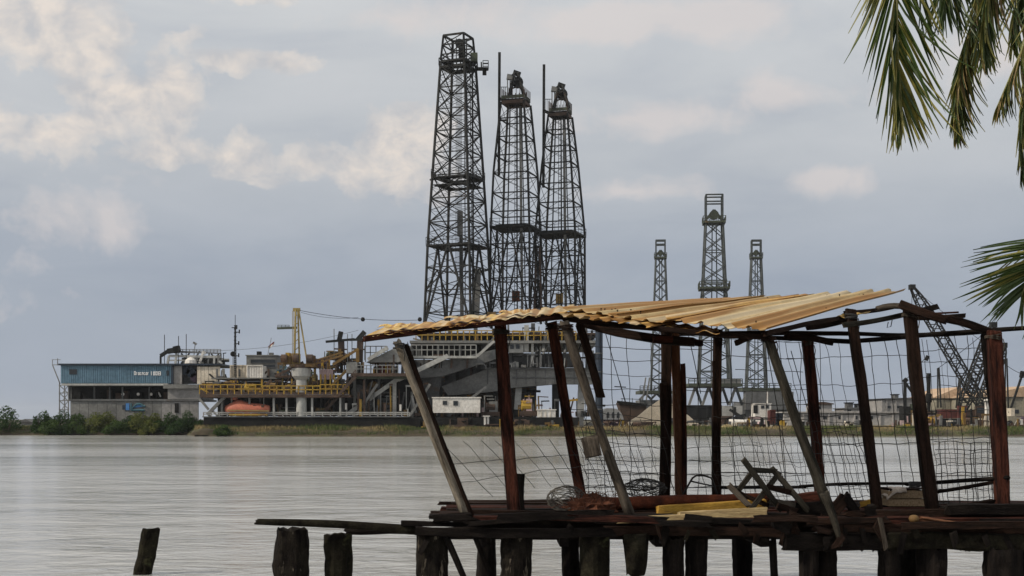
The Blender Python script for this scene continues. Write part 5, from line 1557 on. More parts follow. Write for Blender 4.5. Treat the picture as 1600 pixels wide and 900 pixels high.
for i in range(22):                                     # jumble of black timber round the foot of the leaning pole
    x, y = rs.uniform(1225, 1390), rs.uniform(795, 850)
    T_px('splinter', (x, y), (x + rs.uniform(-34, 34), y + rs.uniform(-14, 30)), rs.uniform(8, 20), rs.choice(['wood_black', 'wood_black', 'wood_dark']), rs.uniform(14.75, 15.4), pier, hpx=rs.uniform(5, 12), rough=.15, jag=.05)
T_px('edge_plank', (735, 801), (930, 803), 9, 'wood_dark', 15.6, pier, hpx=9, rough=.10)
T_px('edge_plank', (1410, 822), (1640, 820), 12, 'wood_dark', 14.75, pier, hpx=8, rough=.14)
T_px('edge_plank', (1330, 805), (1640, 801), 15, 'wood_dark', 15.3, pier, hpx=14, rough=.08)
T_px('edge_plank', (1480, 796), (1605, 796), 16, 'wood_black', 15.2, pier, hpx=14, rough=.08)
T_px('edge_plank', (630, 818), (735, 820), 8, 'wood_black', 15.0, pier, hpx=8, rough=.10)
rs = random.Random(5)
for r_ in range(13):                                    # deck planks run along the pier; gaps and broken ends
    Yd = 15.15 + r_ * .245
    x = -.85 + rs.uniform(-.15, .2)
    while x < 7.2:
        L = rs.uniform(1.6, 3.2)
        if rs.random() > .10:
            z = DZ - .03 + rs.uniform(-.012, .015)
            timber('deck_plank', (x, Yd + rs.uniform(-.01, .01), z), (x + L - .02, Yd + rs.uniform(-.02, .02), z + rs.uniform(-.02, .02)), .045, .215, rs.choice(['wood_dark', 'wood_black', 'wood_dark', 'wood_red']), pier, rough=.04)
        x += L
for Yd in (15.6, 16.6, 17.9):
    timber('joist', (-.7, Yd, DZ - .15), (7.3, Yd, DZ - .15), .15, .12, 'wood_black', pier)
for x in (-.3, .6, 1.7, 2.9, 4.1, 5.3, 6.4):
    timber('cross_beam', (x, 15.0, DZ - .29), (x, 18.3, DZ - .29), .11, .11, 'wood_black', pier)
# log lying from the outer piling to the pier
T_px('driftwood_log', (400, 815), (660, 829), 10, 'wood_mossy', 15.05, None, hpx=10, round_=True, taper=1.5, bow=.02,
     label='thin mossy log laid from the split piling to the pier', cat='log')
T_px('driftwood_log', (540, 829), (655, 830), 11, 'wood_black', 15.3, None, round_=True, rough=.12, label='short dark log lying between the jagged piling and the pier', cat='log')

# ================================================================== RUINED SHACK
sh = thing('ruined_shack', 'ruined open shack of leaning posts under corrugated yellow roof sheets', 'shack', (2.2, 16.5, DZ))
def post(p0, p1, w, m, Y, round_=False, hw=None, bow=.015, name='post', Y0=None, taper=1.0, lab=None):
    o = T_px(name, p1, p0, w * .93, m, Y, sh, Y1=Y0, hpx=hw, round_=round_, bow=bow, taper=taper, rough=.055)
    if lab: o['label'] = lab
    return o
post((620, 533), (727, 808), 13.5, 'wood_pale', 15.05, True, taper=.95, lab='pale grey round pole leaning outward')
post((634, 538), (737, 806), 9, 'wood_dark', 15.2, True)  # added dark pole, stands in for the shaded right side of the pale one
post((782, 510), (803, 800), 21, 'wood_red', 16.0)
post((812, 742), (812, 800), 17, 'wood_black', 16.2, name='stub_post')
post((862, 503), (911, 788), 16.5, 'wood_red', 17.6)
post((881, 503), (985, 806), 17.5, 'wood_grey', 15.4, True, taper=.9, lab='weathered grey pole leaning inward')
post((905, 508), (938, 620), 14, 'wood_dark', 15.9)
post((1041, 506), (1039, 786), 16, 'wood_dark', 17.7)
post((1036, 600), (1035, 786), 12, 'wood_dark', 17.55, name='doubled_post')
post((1053, 518), (1063, 784), 15, 'wood_orange', 17.8, lab='orange-brown squared post')
post((1067, 570), (1069, 784), 8, 'wood_red', 17.75, name='doubled_post')
post((1122, 515), (1120, 786), 14, 'wood_dark', 17.6)
post((1117, 566), (1117, 706), 9, 'wood_dark', 17.4, name='doubled_post')
post((1198, 520), (1291, 782), 18.5, 'wood_greygreen', 15.1, True, taper=.85, lab='grey-green pole leaning inward')
post((1288, 772), (1314, 852), 7, 'wood_greygreen', 14.75, True, taper=2.4)
post((1261, 530), (1282, 786), 16, 'wood_red', 17.4)
post((1329, 484), (1371, 796), 16, 'wood_dark', 16.2)
post((1421, 482), (1456, 797), 19, 'wood_dark', 16.2)
post((1552, 518), (1567, 797), 21, 'wood_red', 16.1, lab='red-brown corner post')
post((1537, 522), (1554, 660), 9, 'wood_black', 16.6)
# beams and rails
def beam(p0, p1, w, m, Y, Y1=None, name='beam', round_=False, bow=.02, hw=None):
    return T_px(name, p0, p1, w, m, Y, sh, Y1=Y1, round_=round_, bow=bow, hpx=hw, rough=.06)
beam((570, 529), (886, 494), 9, 'wood_red', 14.98, 15.55)
beam((590, 520), (880, 488), 9, 'wood_dark', 17.7, 17.9)
beam((880, 497), (1040, 513), 9, 'wood_dark', 15.6, 15.3)
beam((1030, 514), (1200, 527), 8, 'wood_dark', 15.2, 15.05)
beam((905, 503), (1085, 535), 12, 'wood_dark', 16.8, 16.2, bow=.05)
beam((1020, 530), (1097, 537), 10, 'wood_red', 16.3)
beam((1150, 536), (1200, 521), 9, 'wood_dark', 15.3, 15.1)
beam((1046, 522), (1330, 521), 7, 'wood_dark', 17.8, 17.6, round_=True)
beam((1325, 521), (1548, 517), 7, 'wood_black', 17.3, 16.6, round_=True, bow=.05)
beam((1120, 525), (1340, 534), 7, 'wood_black', 17.9, 17.4, round_=True)
beam((1330, 534), (1640, 510), 7, 'wood_black', 17.3, 16.2, round_=True, bow=.04)
beam((1228, 524), (1298, 535), 10, 'wood_dark', 16.6)
beam((1195, 522), (1330, 495), 8, 'wood_dark', 14.95, 16.6)
beam((1262, 511), (1322, 500), 9, 'wood_dark', 16.2, 17.0)
beam((1322, 489), (1412, 476), 7, 'wood_dark', 16.5, 17.4)
beam((1370, 482), (1415, 479), 9, 'wood_grey', 16.3, 16.2, round_=True)
beam((1318, 508), (1420, 490), 8, 'wood_greygreen', 16.0, 16.4)
beam((1408, 476), (1478, 500), 13, 'wood_dark', 16.1, 16.0, bow=.03)
beam((1466, 496), (1550, 521), 11, 'wood_dark', 16.0, 16.2, bow=.03)
beam((1425, 488), (1465, 479), 8, 'wood_black', 16.4)
beam((1420, 497), (1507, 493), 7, 'wood_dark', 16.6)
beam((1440, 491), (1496, 488), 3, 'wood_red', 17.0)
beam((1250, 760), (1420, 756), 5, 'wood_black', 17.7, round_=True, name='rail')
beam((1120, 762), (1260, 761), 5, 'wood_black', 17.8, round_=True, name='rail')
beam((1415, 757), (1576, 746), 6, 'wood_black', 17.0, 16.0, round_=True, name='rail')
beam((1465, 768), (1565, 751), 6, 'wood_dark', 16.8, 16.1, round_=True, name='rail')

# rope and wire lashings where rails meet posts
for (px, py, Y, w) in ((1421, 491, 16.2, 20), (1330, 494, 16.2, 17), (1201, 529, 15.1, 20), (1041, 516, 17.7, 17), (1552, 526, 16.1, 22), (863, 510, 17.6, 18), (783, 518, 16.0, 23), (1122, 523, 17.6, 15), (884, 511, 15.4, 20), (623, 540, 15.05, 15), (1262, 536, 17.4, 16), (1432, 756, 16.5, 20)):
    c = P(px, py, Y); rr = w * Y / F / 2
    mb = MB()
    for j_ in range(4):
        z_ = j_ * .016 - .03 + rnd(-.004, .004); tl = rnd(-.02, .02)
        mb.tube([c + Vector((math.cos(a_) * rr * 1.12, math.sin(a_) * rr * 1.12, z_ + tl * math.cos(a_))) for a_ in [2 * math.pi * i_ / 14 for i_ in range(15)]], .008, 5)
    e_ = c + Vector((rr, -rr, -.03))
    mb.tube([e_, e_ + Vector((.02, 0, -.07)), e_ + Vector((.01, .01, -.15))], .006, 5)
    mb.build('lashing', random.choice(['wood_grey', 'wire', 'wood_dark']), sh)
# ---- corrugated roof sheets
def sheet(c00, c10, c11, c01, u0, u1, v0, v1, m, waves, amp=.022, lift=0.0, ragged=.02, name='roof_sheet', curl=0.0, ridge=False):
    """bilinear patch; waves ripple along u, ridges run along v"""
    nu, nv = int(waves * 10) + 1, 12
    v, f, run = [], [], []
    sd = rnd(0, 90)
    rg = [rnd(-ragged, ragged) for _ in range(nu)]
    for i in range(nu):
        for j in range(nv + 1):
            u = u0 + (u1 - u0) * i / (nu - 1); w = v0 + (v1 - v0) * j / nv
            if j == 0: w += rg[i] * .5
            if j == nv: w += rg[-i - 1] * .5
            p = c00 * (1 - u) * (1 - w) + c10 * u * (1 - w) + c11 * u * w + c01 * (1 - u) * w
            ph_ = 2 * math.pi * waves * i / (nu - 1)
            if ridge: p = p + Vector((0, 0, lift + amp * 1.5 * max(0, math.cos(ph_)) ** 2 + .02 * noise.noise(Vector((u * 3, w * 3, lift * 50)))))
            else: p = p + Vector((0, 0, lift + amp * (1 + .5 * noise.noise(Vector((u * 9, lift * 90, 1)))) * math.sin(2 * math.pi * waves * i / (nu - 1) + .9 * noise.noise(Vector((u * 7, lift * 70, 3)))) + .02 * noise.noise(Vector((u * 3, w * 3, lift * 50))) + curl * (w - .5) ** 2))
            v.append(p)
            run.append(.5 + .5 * noise.noise(Vector((u * 21, sd, w * .5))) + .16 * noise.noise(Vector((u * 60, sd, w * 3))))  # random stripe value for the light-dark contrast in the tin colour
    for i in range(nu - 1):
        for j in range(nv):
            f.append((i * (nv + 1) + j, (i + 1) * (nv + 1) + j, (i + 1) * (nv + 1) + j + 1, i * (nv + 1) + j + 1))
    o = MB().add(v, f).build(name, m, sh, smooth=True)
    o.data.attributes.new('run', 'FLOAT', 'POINT').data.foreach_set('value', run)
    s_ = o.modifiers.new('thickness', 'SOLIDIFY'); s_.thickness = .004
    return o
# right-hand slope
a00, a10, a11, a01 = P(884, 486, 15.6), P(1192, 519, 14.9), P(1408, 457, 18.0), P(1120, 471, 18.3)
sheet(a00, a10, a11, a01, -.02, .27, 0, 1, 'tin_cream', 3, lift=.012, amp=.024, ridge=True)
sheet(a00, a10, a11, a01, .25, .54, -.02, 1, 'tin_tan', 3, lift=.006, amp=.026, ridge=True)
sheet(a00, a10, a11, a01, .50, .64, .02, .98, 'tin_orange', 1.5, lift=.022, amp=.028, ridge=True)
sheet(a00, a10, a11, a01, .60, .86, -.01, 1.01, 'tin_cream', 2.5, lift=.012, amp=.030, ridge=True)
sheet(a00, a10, a11, a01, .84, 1.02, 0, 1.0, 'tin_tan', 1.9, lift=.026, amp=.032, ridge=True)
sheet(a00, a10, a11, a01, .0, .5, -.06, .4, 'tin_orange', 7, lift=-.03)
sheet(P(1305, 497, 16.3), P(1340, 490, 16.2), P(1372, 484, 17.2), P(1325, 488, 17.2), 0, 1, 0, 1, 'tin_yellow', 2, amp=.015)
sheet(P(1035, 512, 15.3), P(1125, 521, 15.0), P(1120, 512, 15.9), P(1040, 504, 15.9), 0, 1, 0, 1, 'tin_orange', 3, amp=.015)
# left-hand slope, ridges running away from the viewer
l00, l10, l11, l01 = P(570, 527, 14.95), P(888, 489, 15.5), P(892, 479, 18.0), P(600, 514, 17.8)
sheet(l00, l10, l11, l01, .00, .24, 0, 1, 'tin_yellow', 3.5, amp=.010, lift=.012, ragged=.06)
sheet(l00, l10, l11, l01, .22, .44, -.01, .95, 'tin_orange', 3.0, amp=.010, lift=.016, ragged=.06)
sheet(l00, l10, l11, l01, .42, .66, 0, 1, 'tin_yellow', 3.5, amp=.012, lift=.012, ragged=.06)
sheet(l00, l10, l11, l01, .63, .86, -.01, .97, 'tin_cream', 3.0, amp=.013, lift=.016, ragged=.06)
sheet(l00, l10, l11, l01, .84, 1.02, 0, 1, 'tin_tan', 2.5, amp=.012, lift=.018, ragged=.06)
for u_ in (.12, .47, .72):                        # torn scraps of sheet lying on the left slope
    p = l00.lerp(l10, u_); q = l01.lerp(l11, u_)
    c = p.lerp(q, .25) + Vector((0, 0, .035))
    w = rnd(.12, .26)
    sheet(c + Vector((-w, -.25, 0)), c + Vector((w, -.25, .02)), c + Vector((w, .3, .10)), c + Vector((-w, .3, .07)), 0, 1, 0, 1, random.choice(['tin_yellow', 'tin_orange', 'tin_cream']), 2, amp=.008, ragged=.12, name='roof_scrap')
for i in range(26):                                      # roofing nails
    u_, w_ = rnd(.05, .98), random.choice((.12, .5, .88)) + rnd(-.03, .03)
    p = a00 * (1 - u_) * (1 - w_) + a10 * u_ * (1 - w_) + a11 * u_ * w_ + a01 * (1 - u_) * w_
    MB().lathe(p + Vector((0, 0, .0)), [(.005, 0), (.005, .035), (.014, .036), (.009, .044)], 7).build('roof_nail', 'wood_dark', sh)

# ---- wire mesh hung between the posts
def wires(label, quad, nh, nv, seed, r=.0044, wob=.05, drop=.10, m='wire', slant=0.0):
    """quad = four (px, py, Y) corners: top-left, top-right, bottom-right, bottom-left"""
    rs = random.Random(seed)
    tl, tr, br, bl = [P(*q) for q in quad]
    o = thing('wire_mesh', label, 'wire mesh', (bl + br) / 2)
    def pt(u, w):
        p = tl * (1 - u) * (1 - w) + tr * u * (1 - w) + br * u * w + bl * (1 - u) * w
        q = noise.noise_vector(Vector((u * nv * .42, w * nh * .42, seed * 9.1))) * wob * .5
        q2 = noise.noise_vector(Vector((u * nv * .95, w * nh * .95, seed * 4.1))) * wob * .4
        return p + q + q2
    us = sorted((i + rs.uniform(-.22, .22)) / nv for i in range(nv + 1))
    ws = sorted((i + rs.uniform(-.16, .16)) / nh for i in range(nh + 1))
    for w in ws:
        if rs.random() < drop: continue
        a, b2 = (0, 1) if rs.random() > .15 else (rs.uniform(0, .3), rs.uniform(.6, 1))
        n = max(8, nv * 3)
        MB().tube([pt(a + (b2 - a) * i / n, w) for i in range(n + 1)], r * rs.uniform(.8, 1.25), 4).build('horizontal_wire', m, o)
    for u in us:
        if rs.random() < drop: continue
        a, b2 = (0, 1) if rs.random() > .12 else (rs.uniform(0, .15), rs.uniform(.55, 1))
        n = max(8, nh * 3)
        MB().tube([pt(u + slant * (a + (b2 - a) * i / n), a + (b2 - a) * i / n) for i in range(n + 1)], r * rs.uniform(.8, 1.25), 4).build('vertical_wire', m, o)
    return o
wires('sagging wire mesh between the pale outward-leaning pole and the red-brown post', ((690, 690, 15.6), (905, 684, 17.3), (905, 752, 17.3), (735, 786, 15.6)), 3, 8, 1, slant=.22, wob=.06)
wires('wire mesh sheet behind the inward-leaning grey pole and the orange-brown post', ((905, 518, 18.0), (1120, 526, 18.0), (1120, 786, 18.0), (915, 786, 18.0)), 12, 8, 2, drop=.15, wob=.05)
wires('slack second wire mesh low behind the rust-red roll', ((890, 640, 17.0), (1040, 660, 17.4), (1040, 780, 17.4), (912, 780, 17.0)), 6, 8, 3, drop=.1, slant=.25)
wires('wire mesh sheet between the dark squared post and the leaning grey-green pole', ((1120, 528, 18.0), (1275, 534, 17.9), (1275, 786, 17.9), (1120, 786, 18.0)), 10, 6, 4, drop=.15, slant=.06)
wires('slanting slack mesh behind the overturned chair', ((1080, 655, 17.3), (1240, 655, 17.3), (1270, 785, 17.3), (1075, 785, 17.3)), 6, 10, 5, drop=.2, slant=.16, wob=.06)
wires('wire mesh sheet beside the wooden crate between two dark leaning posts', ((1225, 535, 17.7), (1425, 531, 17.5), (1450, 786, 17.2), (1275, 786, 17.5)), 11, 9, 6, drop=.12)
wires('dense crumpled wire mesh between grey-green pole and dark leaning post', ((1265, 660, 17.0), (1350, 665, 16.8), (1372, 790, 16.6), (1282, 790, 16.8)), 8, 9, 7, drop=.08, slant=.12, wob=.05)
wires('wire mesh sheet hanging from the rail beside the red-brown corner post', ((1425, 531, 17.4), (1548, 522, 16.9), (1562, 786, 16.6), (1455, 788, 17.0)), 13, 9, 8, drop=.12)
wires('dense lower mesh tied to the red-brown corner post', ((1460, 690, 16.7), (1560, 690, 16.4), (1564, 788, 16.4), (1466, 790, 16.6)), 8, 11, 9, drop=.1, wob=.035)
wires('fine slack mesh hanging low between the dark squared post and the overturned chair', ((1118, 690, 17.5), (1275, 694, 17.4), (1278, 786, 17.4), (1120, 786, 17.5)), 8, 15, 10, drop=.15, slant=.08, r=.003)
wires('fine tangled mesh low behind the inward-leaning grey pole', ((905, 700, 17.6), (1040, 705, 17.8), (1040, 786, 17.8), (912, 786, 17.6)), 7, 14, 11, drop=.15, slant=.12, r=.003, wob=.07)
# loose hanging wires and a wire hook
for k_, (pts, Y) in enumerate((([(946, 520), (966, 590), (978, 632)], 17.9), ([(1075, 520), (1085, 565), (1095, 615)], 17.8), ([(1196, 530), (1215, 640), (1228, 760)], 17.9), ([(1388, 503), (1386, 512), (1392, 510), (1394, 500)], 16.3), ([(1236, 548), (1262, 640), (1275, 730)], 17.8))):
    lab = ('loose wire dangling beside the dark blue column', 'loose wire dangling beside the orange-brown post', 'loose slanting wire behind the leaning grey-green pole', 'small bent wire hook under the broken roof end', 'loose slanting wire left of the red-brown back post')[k_]
    MB().tube([P(x, y, Y) for x, y in pts], .006, 5).build('loose_wire', 'wire', label=lab, cat='wire')

# ================================================================== THINGS ON THE DECK
def px_y(y, z=DZ): return F * (H - z) / (y - HY)
# rust-red roll (old pipe) across the deck
T_px('rusty_pipe', (900, 790), (1200, 778), 24, 'rust_red', 16.1, None, round_=True, taper=.62, rough=.05, Y1=16.4, label='long rust-red roll lying across the deck', cat='pipe')
T_px('yellow_beam', (1026, 798), (1196, 787), 15, 'wood_yellow', 15.7, None, Y1=15.8, hpx=13, rough=.02, label='thick yellow painted beam lying on the deck', cat='beam')
T_px('pale_plank', (966, 813), (1080, 808), 10, 'plank_pale', 15.0, None, hpx=7, rough=.05, label='short pale plank with a splintered end at the deck edge', cat='plank')
T_px('pale_plank', (1060, 809), (1196, 801), 18, 'plank_pale', 15.15, None, hpx=6, rough=.04, label='longer pale plank lying in front of the yellow beam', cat='plank')
T_px('dark_plank', (1072, 808), (1110, 812), 10, 'wood_black', 14.9, None, hpx=8, rough=.12, label='short rotten black plank overlapping the pale planks', cat='plank')
# wire pots
def pot(label, px, py, wpx, hpx, Y, seed, m):
    rs = random.Random(seed); c = P(px, py, Y); rx, rz = wpx * Y / F / 2, hpx * Y / F / 2
    o = thing('wire_pot', label, 'wire basket', (c.x, c.y, c.z - rz))
    for k_ in range(26):
        n = Vector((rs.gauss(0, 1), rs.gauss(0, 1), rs.gauss(0, 1))).normalized(); u = n.orthogonal().normalized(); w = n.cross(u)
        off = n * rs.uniform(-.75, .75); rr = math.sqrt(max(.05, 1 - off.length_squared))
        pts = []
        for i in range(19):
            a_ = 2 * math.pi * i / 18; q = off + (u * math.cos(a_) + w * math.sin(a_)) * rr
            q = q * (1 + .13 * noise.noise(q * 2.2 + Vector((seed, k_ * .1, 0))))
            pts.append(c + Vector((q.x * rx, q.y * rx * .8, max(-rz, q.z * rz))))
        MB().tube(pts, .0042, 4).build('hoop', m, o)
    return o
pot('round crumpled grey wire pot at the left end of the rust-red roll', 886, 780, 62, 42, 16.0, 1, 'wire_grey')
pot('low crushed wire pot behind the rust-red roll and the leaning grey pole', 1008, 763, 68, 30, 16.6, 2, 'wire')
# heap of rusty net on the roll's end
c = P(925, 787, 15.9); v, f = [], []
n, kk = 26, 10
for i in range(kk + 1):
    for j in range(n):
        a_ = 2 * math.pi * j / n; t_ = i / kk * math.pi / 2
        q = 1 + .45 * noise.noise(Vector((math.cos(a_) * 3, math.sin(a_) * 3, i * .5))) + .2 * noise.noise(Vector((math.cos(a_) * 9, math.sin(a_) * 9, i * 1.5)))
        v.append((c.x + .29 * math.cos(t_) * math.cos(a_) * q, c.y + .25 * math.cos(t_) * math.sin(a_) * q, DZ + .19 * math.sin(t_) * q))
for i in range(kk):
    for j in range(n):
        j2 = (j + 1) % n; f.append((i * n + j, i * n + j2, (i + 1) * n + j2, (i + 1) * n + j))
f.append(tuple(kk * n + j for j in range(n)))
nh = thing('net_heap', 'heap of rusty brown netting over the end of the roll', 'net', (c.x, c.y, DZ))
MB().add(v, f).build('heap', 'net_rust', nh)
rs = random.Random(12)
st_ = MB()
for i in range(70):
    a_ = rs.uniform(0, 6.28); t_ = rs.uniform(.1, 1.4)
    p = Vector((c.x + .31 * math.cos(t_) * math.cos(a_), c.y + .27 * math.cos(t_) * math.sin(a_), DZ + .20 * math.sin(t_)))
    q = p + Vector((rs.gauss(0, .09), rs.gauss(0, .07), rs.gauss(.02, .05))); q.z = max(q.z, DZ)
    st_.tube([p, (p + q) / 2 + Vector((0, 0, .035)), q], .0035, 4)
o = st_.build('strands', 'net_rust', nh); o['kind'] = 'stuff'
# bent tube frame
o = thing('bent_tube_frame', 'bent dark tubular chair frame standing by the dark squared post', 'chair frame', P(1085, 778, 16.9))
for dy in (0, .3):
    Y = 16.9 + dy
    MB().tube([P(1066, 776, Y), P(1076, 757, Y), P(1082, 747, Y), P(1088, 743, Y), P(1100, 743, Y), P(1112, 747, Y), P(1122, 776, Y)], .014, 8).build('tube', 'wire', o, smooth=True)
for x, y in ((1082, 747), (1105, 744)): bar('crossbar', P(x, y, 16.9), P(x, y, 17.2), .022, 'wire', o)
bar('crossbar', P(1080, 752, 16.9), P(1116, 760, 16.9), .02, 'wire', o)
# overturned wooden chair
ch = thing('overturned_chair', 'overturned broken wooden chair lying on the deck', 'chair', P(1200, 800, 15.5))
for nm, p0, p1, w, Y, Y1, m in (('leg', (1163, 720), (1221, 798), 8, 15.35, 15.45, 'wood_greygreen'), ('leg', (1206, 732), (1262, 797), 8, 15.6, 15.5, 'wood_greygreen'),
                                ('rail', (1176, 734), (1210, 736), 7, 15.4, 15.6, 'wood_greygreen'), ('leg', (1176, 737), (1152, 769), 7, 15.4, 15.6, 'wood_greygreen'),
                                ('leg', (1139, 758), (1170, 790), 8, 15.5, 15.4, 'wood_grey'), ('rail', (1152, 769), (1202, 791), 7, 15.55, 15.5, 'wood_dark'),
                                ('leg', (1216, 741), (1170, 800), 7, 15.6, 15.35, 'wood_greygreen'), ('rail', (1198, 760), (1236, 770), 8, 15.45, 15.55, 'wood_dark'),
                                ('rail', (1210, 748), (1190, 776), 6, 15.65, 15.5, 'wood_dark'), ('seat_slat', (1205, 783), (1250, 792), 9, 15.5, 15.6, 'wood_grey'), ('seat_slat', (1216, 790), (1244, 799), 9, 15.4, 15.5, 'wood_dark')):
    T_px(nm, p0, p1, w * 1.1, m, Y, ch, Y1=Y1, rough=.04)
# crate with cloth
lo, hi = pxbox(1388, 1450, 768, 0, 16.7, .5)
cr_ = thing('wooden_crate', 'tan wooden crate with a pale cloth hanging over its end', 'crate', (P(1419, 790, 16.7).x, 16.95, DZ))
x0, x1 = P(1388, 0, 16.7).x, P(1450, 0, 16.7).x; zt = zpx(767, 16.7)
for j in range(2):
    z0 = DZ + .012 + (zt - DZ) * j / 2; z1 = DZ + (zt - DZ) * (j + 1) / 2 - .004
    for Y_ in (16.7, 17.18): box('board', (x0, Y_, z0), (x1, Y_ + .022, z1), 'wood_tan', cr_)
    for X_ in (x0, x1 - .022): box('board', (X_, 16.724, z0), (X_ + .022, 17.178, z1), 'wood_tan', cr_)
box('bottom', (x0 + .024, 16.724, DZ + .002), (x1 - .024, 17.178, DZ + .02), 'wood_dark', cr_)
timber('lid', (x0 + .03, 16.9, zt + .012), (x1 + .02, 16.95, zt + .02), .022, .34, 'wood_dark', cr_)
v, f = [], []
for i in range(12):
    for j in range(8):
        u_, w_ = i / 11, j / 7
        v.append((x0 - .03 + u_ * .26, 16.66 + w_ * .3 + .015 * math.sin(u_ * 9), zt + .035 + .03 * noise.noise(Vector((u_ * 4, w_ * 4, 1))) - (.10 * max(0, .45 - u_) / .45) ** 1 - (.05 if j == 0 else 0)))
for i in range(11):
    for j in range(7): f.append((i * 8 + j, (i + 1) * 8 + j, (i + 1) * 8 + j + 1, i * 8 + j + 1))
o = MB().add(v, f).build('pale_cloth', 'cloth_pale', smooth=True, label='pale crumpled cloth draped over the end of the wooden crate', cat='cloth')
o.modifiers.new('s', 'SOLIDIFY').thickness = .006
# hanging wooden block
hbk = thing('hanging_block', 'weathered wooden block hung on a wire beside the leaning grey pole', 'block', P(925, 712, 15.2))
T_px('block', (927, 712), (921, 684), 26, 'wood_grey', 15.2, hbk, hpx=18, rough=.08)
MB().tube([P(914, 688, 15.2), P(908, 668, 15.2), P(930, 655, 15.3)], .006, 5).build('wire', 'wire', hbk)
MB().tube([P(930, 684, 15.2), P(934, 668, 15.3), P(930, 655, 15.3)], .006, 5).build('wire', 'wire', hbk)
# debris around the leaning grey-green pole
T_px('broken_board', (1302, 800), (1322, 775), 20, 'wood_dark', 15.3, None, rough=.10, hpx=5, label='broken dark board standing up against its neighbour by the grey-green pole', cat='board')
T_px('broken_board', (1320, 774), (1343, 808), 14, 'wood_black', 15.3, None, rough=.10, hpx=6, label='broken black board leaning down from the upright one', cat='board')
T_px('broken_board', (1242, 780), (1290, 776), 16, 'wood_red', 15.9, None, rough=.10, hpx=10, label='short red-brown board lying beside the overturned chair', cat='board')
T_px('broken_board', (1240, 795), (1300, 797), 22, 'wood_black', 15.6, None, rough=.15, hpx=16, label='charred black timber lump at the foot of the grey-green pole', cat='board')
T_px('broken_board', (1375, 812), (1384, 856), 7, 'wood_grey', 14.7, None, rough=.10, hpx=4, label='thin grey splinter board hanging over the pier edge beam', cat='board')
T_px('driftwood_stick', (1470, 797), (1552, 783), 7, 'wood_dark', 16.0, None, rough=.15, round_=True, label='crooked dark stick lying on the deck before the corner post', cat='stick')
T_px('driftwood_stick', (1470, 793), (1520, 788), 5, 'wood_grey', 16.2, None, rough=.2, round_=True, label='short grey stick beside the crooked dark stick', cat='stick')
T_px('root_piece', (1436, 812), (1492, 816), 9, 'wood_orange', 14.85, None, rough=.25, round_=True, taper=.4, label='orange-brown twisted root lying on the pier edge', cat='root')
mb = MB().lathe(P(1428, 817, 14.8), [(.02, 0), (.05, .02), (.06, .05), (.045, .08), (.02, .09)], 12)
mb.build('net_float', 'paint_ochre', smooth=True, label='small ochre float lying at the end of the twisted root', cat='float')
T_px('yellow_scrap', (1346, 788), (1362, 784), 8, 'wood_yellow', 16.5, None, rough=.1, label='small yellow scrap at the foot of the dark leaning post', cat='scrap')

# ================================================================== COCONUT PALM
YPM = 10.0
palm = thing('coconut_palm', 'coconut palm with long drooping fronds hanging over the shack', 'palm tree', (5.35, 10.0, .55))
crown = Vector((5.0, 10.0, 5.9))
tr_pts = [Vector((5.35, 10.0, .5)), Vector((5.28, 10.0, 1.6)), Vector((5.15, 10.0, 3.2)), Vector((5.05, 10.0, 4.7)), crown]
MB().tube(tr_pts, .19, 16, .13).build('trunk', 'bark', palm, smooth=True)
for i in range(24):
    t_ = i / 24; p = Vector((5.34 - .32 * t_, 10.0, .6 + 5.1 * t_))
    rr = .195 - .06 * t_
    MB().lathe(p, [(rr - .01, 0), (rr + .008, .02), (rr - .01, .05)], 14).build('trunk_ring', 'bark', palm)
LEAF = {}
def leaf_mesh(m, k_):
    """unit leaflet: 1 long in X, folded along its midrib, drooping by variant"""
    if (m, k_) not in LEAF:
        n = 6; v, f = [], []; droop = (.05, .14, .26, .40)[k_]
        for i in range(n + 1):
            t_ = i / n; w = .5 * (math.sin(math.pi * min(1, .16 + t_ * .84)) ** .7) * (1 - .15 * t_) + .02
            z = -droop * t_ * t_
            v += [(t_, -w, z - .25 * w * .06), (t_, 0, z + .012), (t_, w, z - .25 * w * .06)]
        for i in range(n):
            for j in (0, 1): f.append((i * 3 + j, (i + 1) * 3 + j, (i + 1) * 3 + j + 1, i * 3 + j + 1))
        me = bpy.data.meshes.new('leaflet'); me.from_pydata(v, [], f); me.materials.append(MATS[m])
        LEAF[(m, k_)] = me
    return LEAF[(m, k_)]
def spline(pts, n):
    """Catmull-Rom through the points"""
    P_ = [pts[0] * 2 - pts[1]] + pts + [pts[-1] * 2 - pts[-2]]
    out = []
    for i in range(n + 1):
        t_ = i / n * (len(pts) - 1); k_ = min(int(t_), len(pts) - 2); u = t_ - k_
        a, b2, c, d = P_[k_:k_ + 4]
        out.append(.5 * (2 * b2 + (c - a) * u + (2 * a - 5 * b2 + 4 * c - d) * u * u + (3 * b2 - a - 3 * c + d) * u ** 3))
    return out
